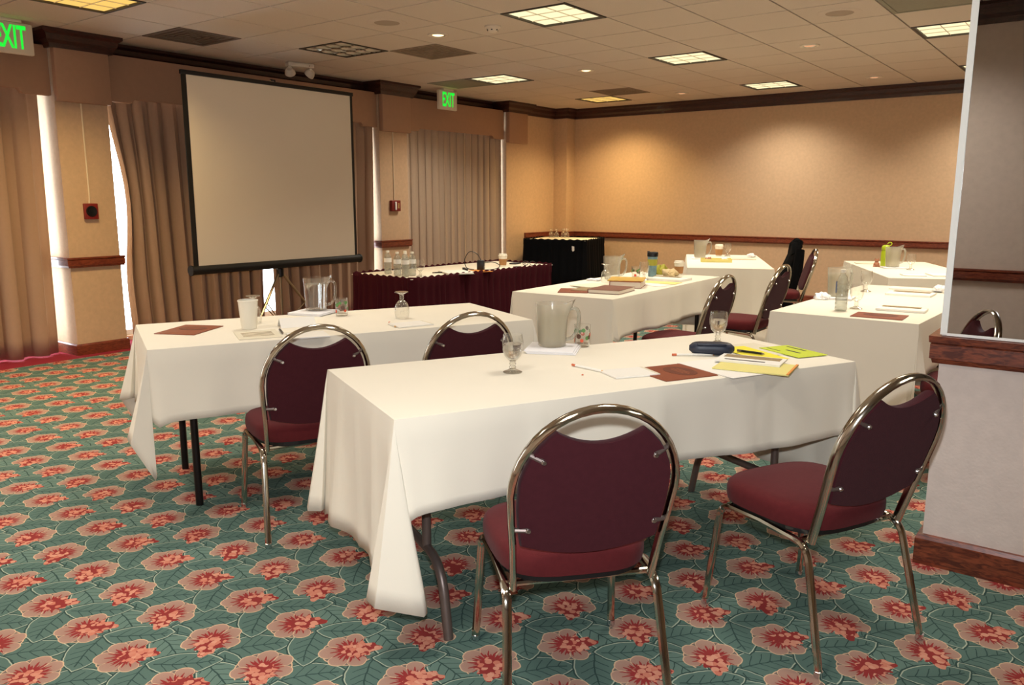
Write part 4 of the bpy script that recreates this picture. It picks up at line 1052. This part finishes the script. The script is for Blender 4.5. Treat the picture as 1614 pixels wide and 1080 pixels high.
notepad('white pad touching the mirror edge on the far right table', -1.155, 7.36, RAD(25), .16, .24, .01)
notepad('dark edged pad beside the pitcher on the far right table', -1.95, 8.30, RAD(25), .20, .12, .006, 'paper_cream')
tc_ = thing('tent_card', 'white folded tent card behind the left chair', 'name card', (-3.19, 2.47, TZ), RAD(63))
prism('card', [(-.05, 0), (0, .042), (.05, 0), (.047, 0), (0, .0395), (-.047, 0)], -.085, .085, 'paper_white', tc_, 'x', smooth=False)
tc_.rotation_euler = (0, 0, RAD(63))
# nearest table, right end: sheets and magazine
quad_sheet('printed_sheet', 'white printed sheet beside the brown folder under the yellow folder', 'paper', rect(-1.115, 2.79, RAD(-25), .30, .21), TZ + .0008, .002, 'paper_white')
quad_sheet('printed_sheet', 'grey printed sheet beneath the lime leaflet on the nearest table', 'paper', rect(-1.16, 3.21, RAD(-30), .26, .20), TZ + .0008, .0015, 'paper_cream')
quad_sheet('yellow_sheet', 'bright yellow sheet under the pen on the nearest table', 'paper', rect(-1.135, 3.115, RAD(-33), .29, .125), TZ + .0035, .0015, 'paper_yellow')
yf = thing('yellow_folder', 'pale yellow folder overhanging the edge of the nearest table', 'folder', (-1.03, 2.85, TZ + .004), RAD(8))
box('cover', -.13, .14, -.10, .10, 0, .004, 'paper_pale_yellow', yf, smooth=False); box('spine', .132, .14, -.10, .10, .004, .007, 'orange_paper', yf, smooth=False)
mg = thing('magazine', 'open-printed magazine with brown photo on the yellow folder', 'magazine', (-1.075, 2.935, TZ + .0085), RAD(8))
box('pages', -.12, .12, -.07, .07, 0, .007, 'paper_white', mg, smooth=False); box('cover_photo', -.105, .105, .005, .062, .007, .0075, 'print_brown', mg, smooth=False); box('headline', -.09, .06, -.045, -.03, .007, .0074, 'ink', mg, smooth=False)
lf = thing('lime_leaflet', 'lime green leaflet with black printing at the far end of the nearest table', 'leaflet', (-1.02, 3.255, TZ + .003), RAD(-30))
box('sheet', -.115, .115, -.075, .075, 0, .002, 'paper_lime', lf, smooth=False)
for q in ((-.09, .02, .045, .055), (-.03, .05, -.012, 0), (-.1, -.02, -.05, -.044)): box('printed_line', q[0], q[1], q[2], q[3], .002, .0024, 'ink', lf, smooth=False)
gc = thing('glasses_case', 'navy soft glasses case on the nearest table', 'glasses case', (-1.262, 3.0, TZ), RAD(28))
bm = bmesh.new(); secs = []
for k in range(15):
    u = -1 + 2 * k / 14; f = (1 - abs(u) ** 5) ** .5 * .9 + .1 if abs(u) < 1 else .35
    secs.append([bm.verts.new((u * .088, .034 * f * (abs(math.cos(a)) ** .7) * (1 if math.cos(a) > 0 else -1), .027 + .0262 * f * (abs(math.sin(a)) ** .75) * (1 if math.sin(a) > 0 else -1) - (1 - f) * 0.0)) for a in [2 * PI * q / 20 for q in range(20)]])
for a, b in zip(secs, secs[1:]):
    for i in range(20): j = (i + 1) % 20; bm.faces.new((a[i], a[j], b[j], b[i]))
bm.faces.new(secs[0][::-1]); bm.faces.new(secs[-1]); finish('shell', me_bm(bm), 'case_navy', gc)
box('flap', -.06, .055, -.038, -.012, .044, .052, 'case_navy', gc, .003)
tag(lathe('crumb', [(0, 0), (.004, .001), (.0035, .004), (0, .005)], 'eraser_pink', None, 8, (-1.469, 2.361, TZ + .0005)), 'tiny red crumb on the nearest tablecloth', 'crumb')
# middle table books
def book(lb, x, y, rz, w, h, th, cov, z=TZ + .0005):
    o = thing('book', lb, 'book', (x, y, z), rz, 'books on the middle table')
    box('back_cover', -w / 2, w / 2, -h / 2, h / 2, 0, .002, cov, o, smooth=False); box('pages', -w / 2 + .004, w / 2 - .003, -h / 2 + .003, h / 2 - .003, .002, th - .002, 'page_edge', o, smooth=False)
    box('front_cover', -w / 2, w / 2, -h / 2, h / 2, th - .002, th, cov, o, smooth=False); box('spine', -w / 2 - .001, -w / 2 + .003, -h / 2, h / 2, 0, th, cov, o, smooth=False); return o
book('brown covered book at the corner of the middle table', -2.70, 4.69, RAD(8), .22, .30, .026, 'book_brown')
book('thick red and gold book behind the brown one on the middle table', -2.78, 5.06, RAD(20), .22, .27, .045, 'book_red')
o = quad_sheet('gold_magazine', 'golden magazine lying on the thick red book', 'magazine', rect(-2.80, 5.08, RAD(24), .25, .30), TZ + .0465, .005, 'book_gold')
for k, (x, y, r_, m, lb) in enumerate(((-2.93, 4.58, .5, 'folder_brown', 'brown leaflet at the near edge of the middle table'), (-2.88, 4.72, .2, 'print_brown', 'greyish magazine overlapping the brown leaflet on the middle table'), (-2.98, 4.90, -.2, 'paper_cream', 'cream leaflet behind the magazines on the middle table'))):
    quad_sheet('leaflet', lb, 'leaflet', rect(x, y, r_, .20, .26), TZ + .0006 + .003 * k, .003, m)
notepad('white pad in front of the travel mug on the middle table', -2.75, 5.66, RAD(2), .28, .22, .016)
quad_sheet('olive_sheet', 'olive strip lying on the pad in front of the travel mug', 'paper', rect(-2.80, 5.73, .02, .22, .06), TZ + .0175, .002, 'print_brown')
quad_sheet('yellow_sheet', 'yellow edged sheet beside the goblet on the middle table', 'paper', rect(-2.72, 5.43, .1, .30, .16), TZ + .0006, .002, 'paper_pale_yellow')
quad_sheet('printed_sheet', 'white printed sheet right of the thick red book', 'paper', rect(-2.68, 5.26, -.1, .22, .16), TZ + .0006, .0015, 'paper_white')
def crumple(name, lb, cat, x, y, s, m, seed, flat=.6, z=TZ):
    rnd = random.Random(seed); bm = bmesh.new(); bmesh.ops.create_icosphere(bm, subdivisions=3, radius=1)
    pts = [Vector((rnd.uniform(-1, 1), rnd.uniform(-1, 1), rnd.uniform(-1, 1))).normalized() for _ in range(14)]
    for v in bm.verts:
        d = max(v.co.dot(p) for p in pts); v.co *= .72 + .38 * d ** 6 - .12 * math.sin(9 * v.co.x + 5 * v.co.y)
    lo = min(v.co.z for v in bm.verts)
    for v in bm.verts: v.co = Vector((v.co.x * s, v.co.y * s, max(0.0, (v.co.z + .45) * s * flat)))
    o = finish(name, me_bm(bm), m, None); o.location = (x, y, z + .0005); return tag(o, lb, cat)
crumple('green_wrapper', 'crumpled green wrapper behind the travel mug', 'wrapper', -3.03, 6.06, .065, 'bag_green', 4, .9)
crumple('crumpled_paper', 'crumpled tan paper bag beside the coffee cup on the middle table', 'paper bag', -2.90, 5.97, .07, 'crumple_tan', 5, .6)
crumple('crumpled_napkin', 'crumpled napkin on the far middle table', 'napkin', -3.16, 8.46, .05, 'napkin', 6, .6)
crumple('crumpled_napkin', 'crumpled tissue on the far right of the right-hand table', 'napkin', -.93, 6.0, .045, 'napkin', 7, .6, TZ + .011)
crumple('crumpled_napkin', 'crumpled napkin by the pitcher on the right-hand table', 'napkin', -1.45, 5.14, .05, 'napkin', 8, .6)
# far middle table things
tr = thing('snack_tray', 'low pale yellow tray with small things on the far middle table', 'tray', (-3.20, 7.62, TZ), RAD(25))
box('base', -.15, .15, -.09, .09, 0, .004, 'paper_pale_yellow', tr, smooth=False)
for q in ((-.15, .15, -.09, -.086), (-.15, .15, .086, .09), (-.15, -.146, -.086, .086), (.146, .15, -.086, .086)): box('rim_wall', q[0], q[1], q[2], q[3], .004, .032, 'paper_pale_yellow', tr, smooth=False)
crumple('candy_wrapper', 'reddish wrapper in the yellow tray', 'wrapper', -3.27, 7.60, .035, 'trinket_brown', 9, .9, TZ + .004)
crumple('candy_wrapper', 'white wrapper in the yellow tray', 'wrapper', -3.13, 7.66, .035, 'napkin', 10, .9, TZ + .004)
notepad('dark edged notepad right of the tray on the far middle table', -3.12, 8.12, RAD(25), .26, .20, .01, 'paper_cream')
# little figure by the lime bottle
tr = thing('trinket', 'small brown knick-knack left of the far right pitcher', 'trinket', (-1.78, 7.96, TZ), .3)
lathe('body', [(0, 0), (.022, 0), (.028, .015), (.024, .035), (.014, .044), (0, .045)], 'trinket_brown', tr, 14); lathe('head', [(0, .04), (.014, .043), (.02, .056), (.014, .07), (0, .073)], 'trinket_brown', tr, 14)
for sx in (-1, 1): lathe('ear', [(0, 0), (.006, .002), (.007, .008), (0, .012)], 'trinket_brown', tr, 8, (sx * .014, 0, .066)); lathe('foot', [(0, 0), (.011, 0), (.011, .012), (0, .016)], 'trinket_brown', tr, 8, (sx * .02, -.02, 0))
# head table things
HZ = .7425
o = thing('notebook', 'open white notebook with green cover edge on the head table', 'notebook', (-4.46, 5.12, HZ), RAD(-32))
box('pages', -.15, .15, -.11, .11, .003, .012, 'paper_white', o, smooth=False); box('cover', -.155, .16, -.115, .115, 0, .003, 'vent_green', o, smooth=False)
quad_sheet('orange_leaflet', 'orange leaflet under the black charger on the head table', 'leaflet', rect(-4.42, 5.40, -.4, .24, .12), HZ + .0006, .002, 'orange_paper')
ch = thing('power_adapter', 'black power adapter block with looping cable on the head table', 'charger', (-4.469, 5.466, HZ + .0027), .5)
box('block', -.032, .032, -.028, .028, 0, .085, 'black_plastic', ch, .008); lathe('indicator_light', [(0, 0), (.005, 0), (.004, .002), (0, .0025)], 'bolt_steel', ch, 8, (0.033, -.01, .03))
bo = ch.children[-1]; bo.rotation_euler = (0, PI / 2, 0)
tube('cable', fillet([(0, 0, .085), (-.03, .01, .14), (-.10, .0, .17), (-.15, -.01, .09), (-.13, -.02, .01), (-.05, -.06, .006)], .05, 5), .0035, 'black_plastic', ch, 6)
tube('cable', fillet([(.03, .02, .06), (.10, .06, .07), (.17, .09, .03), (.13, .02, .005), (.04, -.05, .005)], .05, 5), .0035, 'black_plastic', ch, 6)
k_ = thing('cable_plug', 'black cable plugs lying left of the adapter on the head table', 'cable', (-4.56, 5.36, HZ), -.6)
box('plug', -.06, -.01, -.012, .012, 0, .022, 'black_plastic', k_, .005); box('plug', .02, .075, -.02, .004, 0, .02, 'black_plastic', k_, .005); tube('cord', fillet([(-.06, 0, .01), (-.11, .03, .006), (-.07, .06, .006), (.02, -.01, .01)], .03, 4), .004, 'black_plastic', k_, 6)
k_ = thing('eyeglasses', 'dark folded eyeglasses near the right end of the head table', 'glasses', (-4.42, 6.12, HZ), .4)
for sx in (-1, 1): tube('lens_rim', [(sx * .034 + .026 * math.cos(a), 0, .022 + .02 * math.sin(a)) for a in [2 * PI * q / 14 for q in range(15)]], .003, 'black_plastic', k_, 6); tube('temple', [(sx * .06, 0, .028), (sx * .055, .10, .006)], .003, 'black_plastic', k_, 6)
tube('bridge', [(-.01, 0, .026), (.01, 0, .026)], .003, 'black_plastic', k_, 6)
k_ = thing('phone', 'black mobile phone behind the coffee cup on the head table', 'phone', (-4.64, 6.20, HZ), .2); box('body', -.035, .035, -.065, .065, 0, .012, 'black_plastic', k_, .004); box('screen', -.028, .028, -.05, .05, .012, .0124, 'case_navy', k_, smooth=False)
pencil('dark pen lying on the head table before the notebook', (-4.60, 4.98), (-4.52, 5.08), HZ + .005, .005, 'black_plastic', 'grey_steel', 'grey_steel', 'pen')
pencil('short dark pen near the front edge of the head table', (-4.41, 5.86), (-4.36, 5.93), HZ + .005, .005, 'black_plastic', 'grey_steel', 'grey_steel', 'pen')
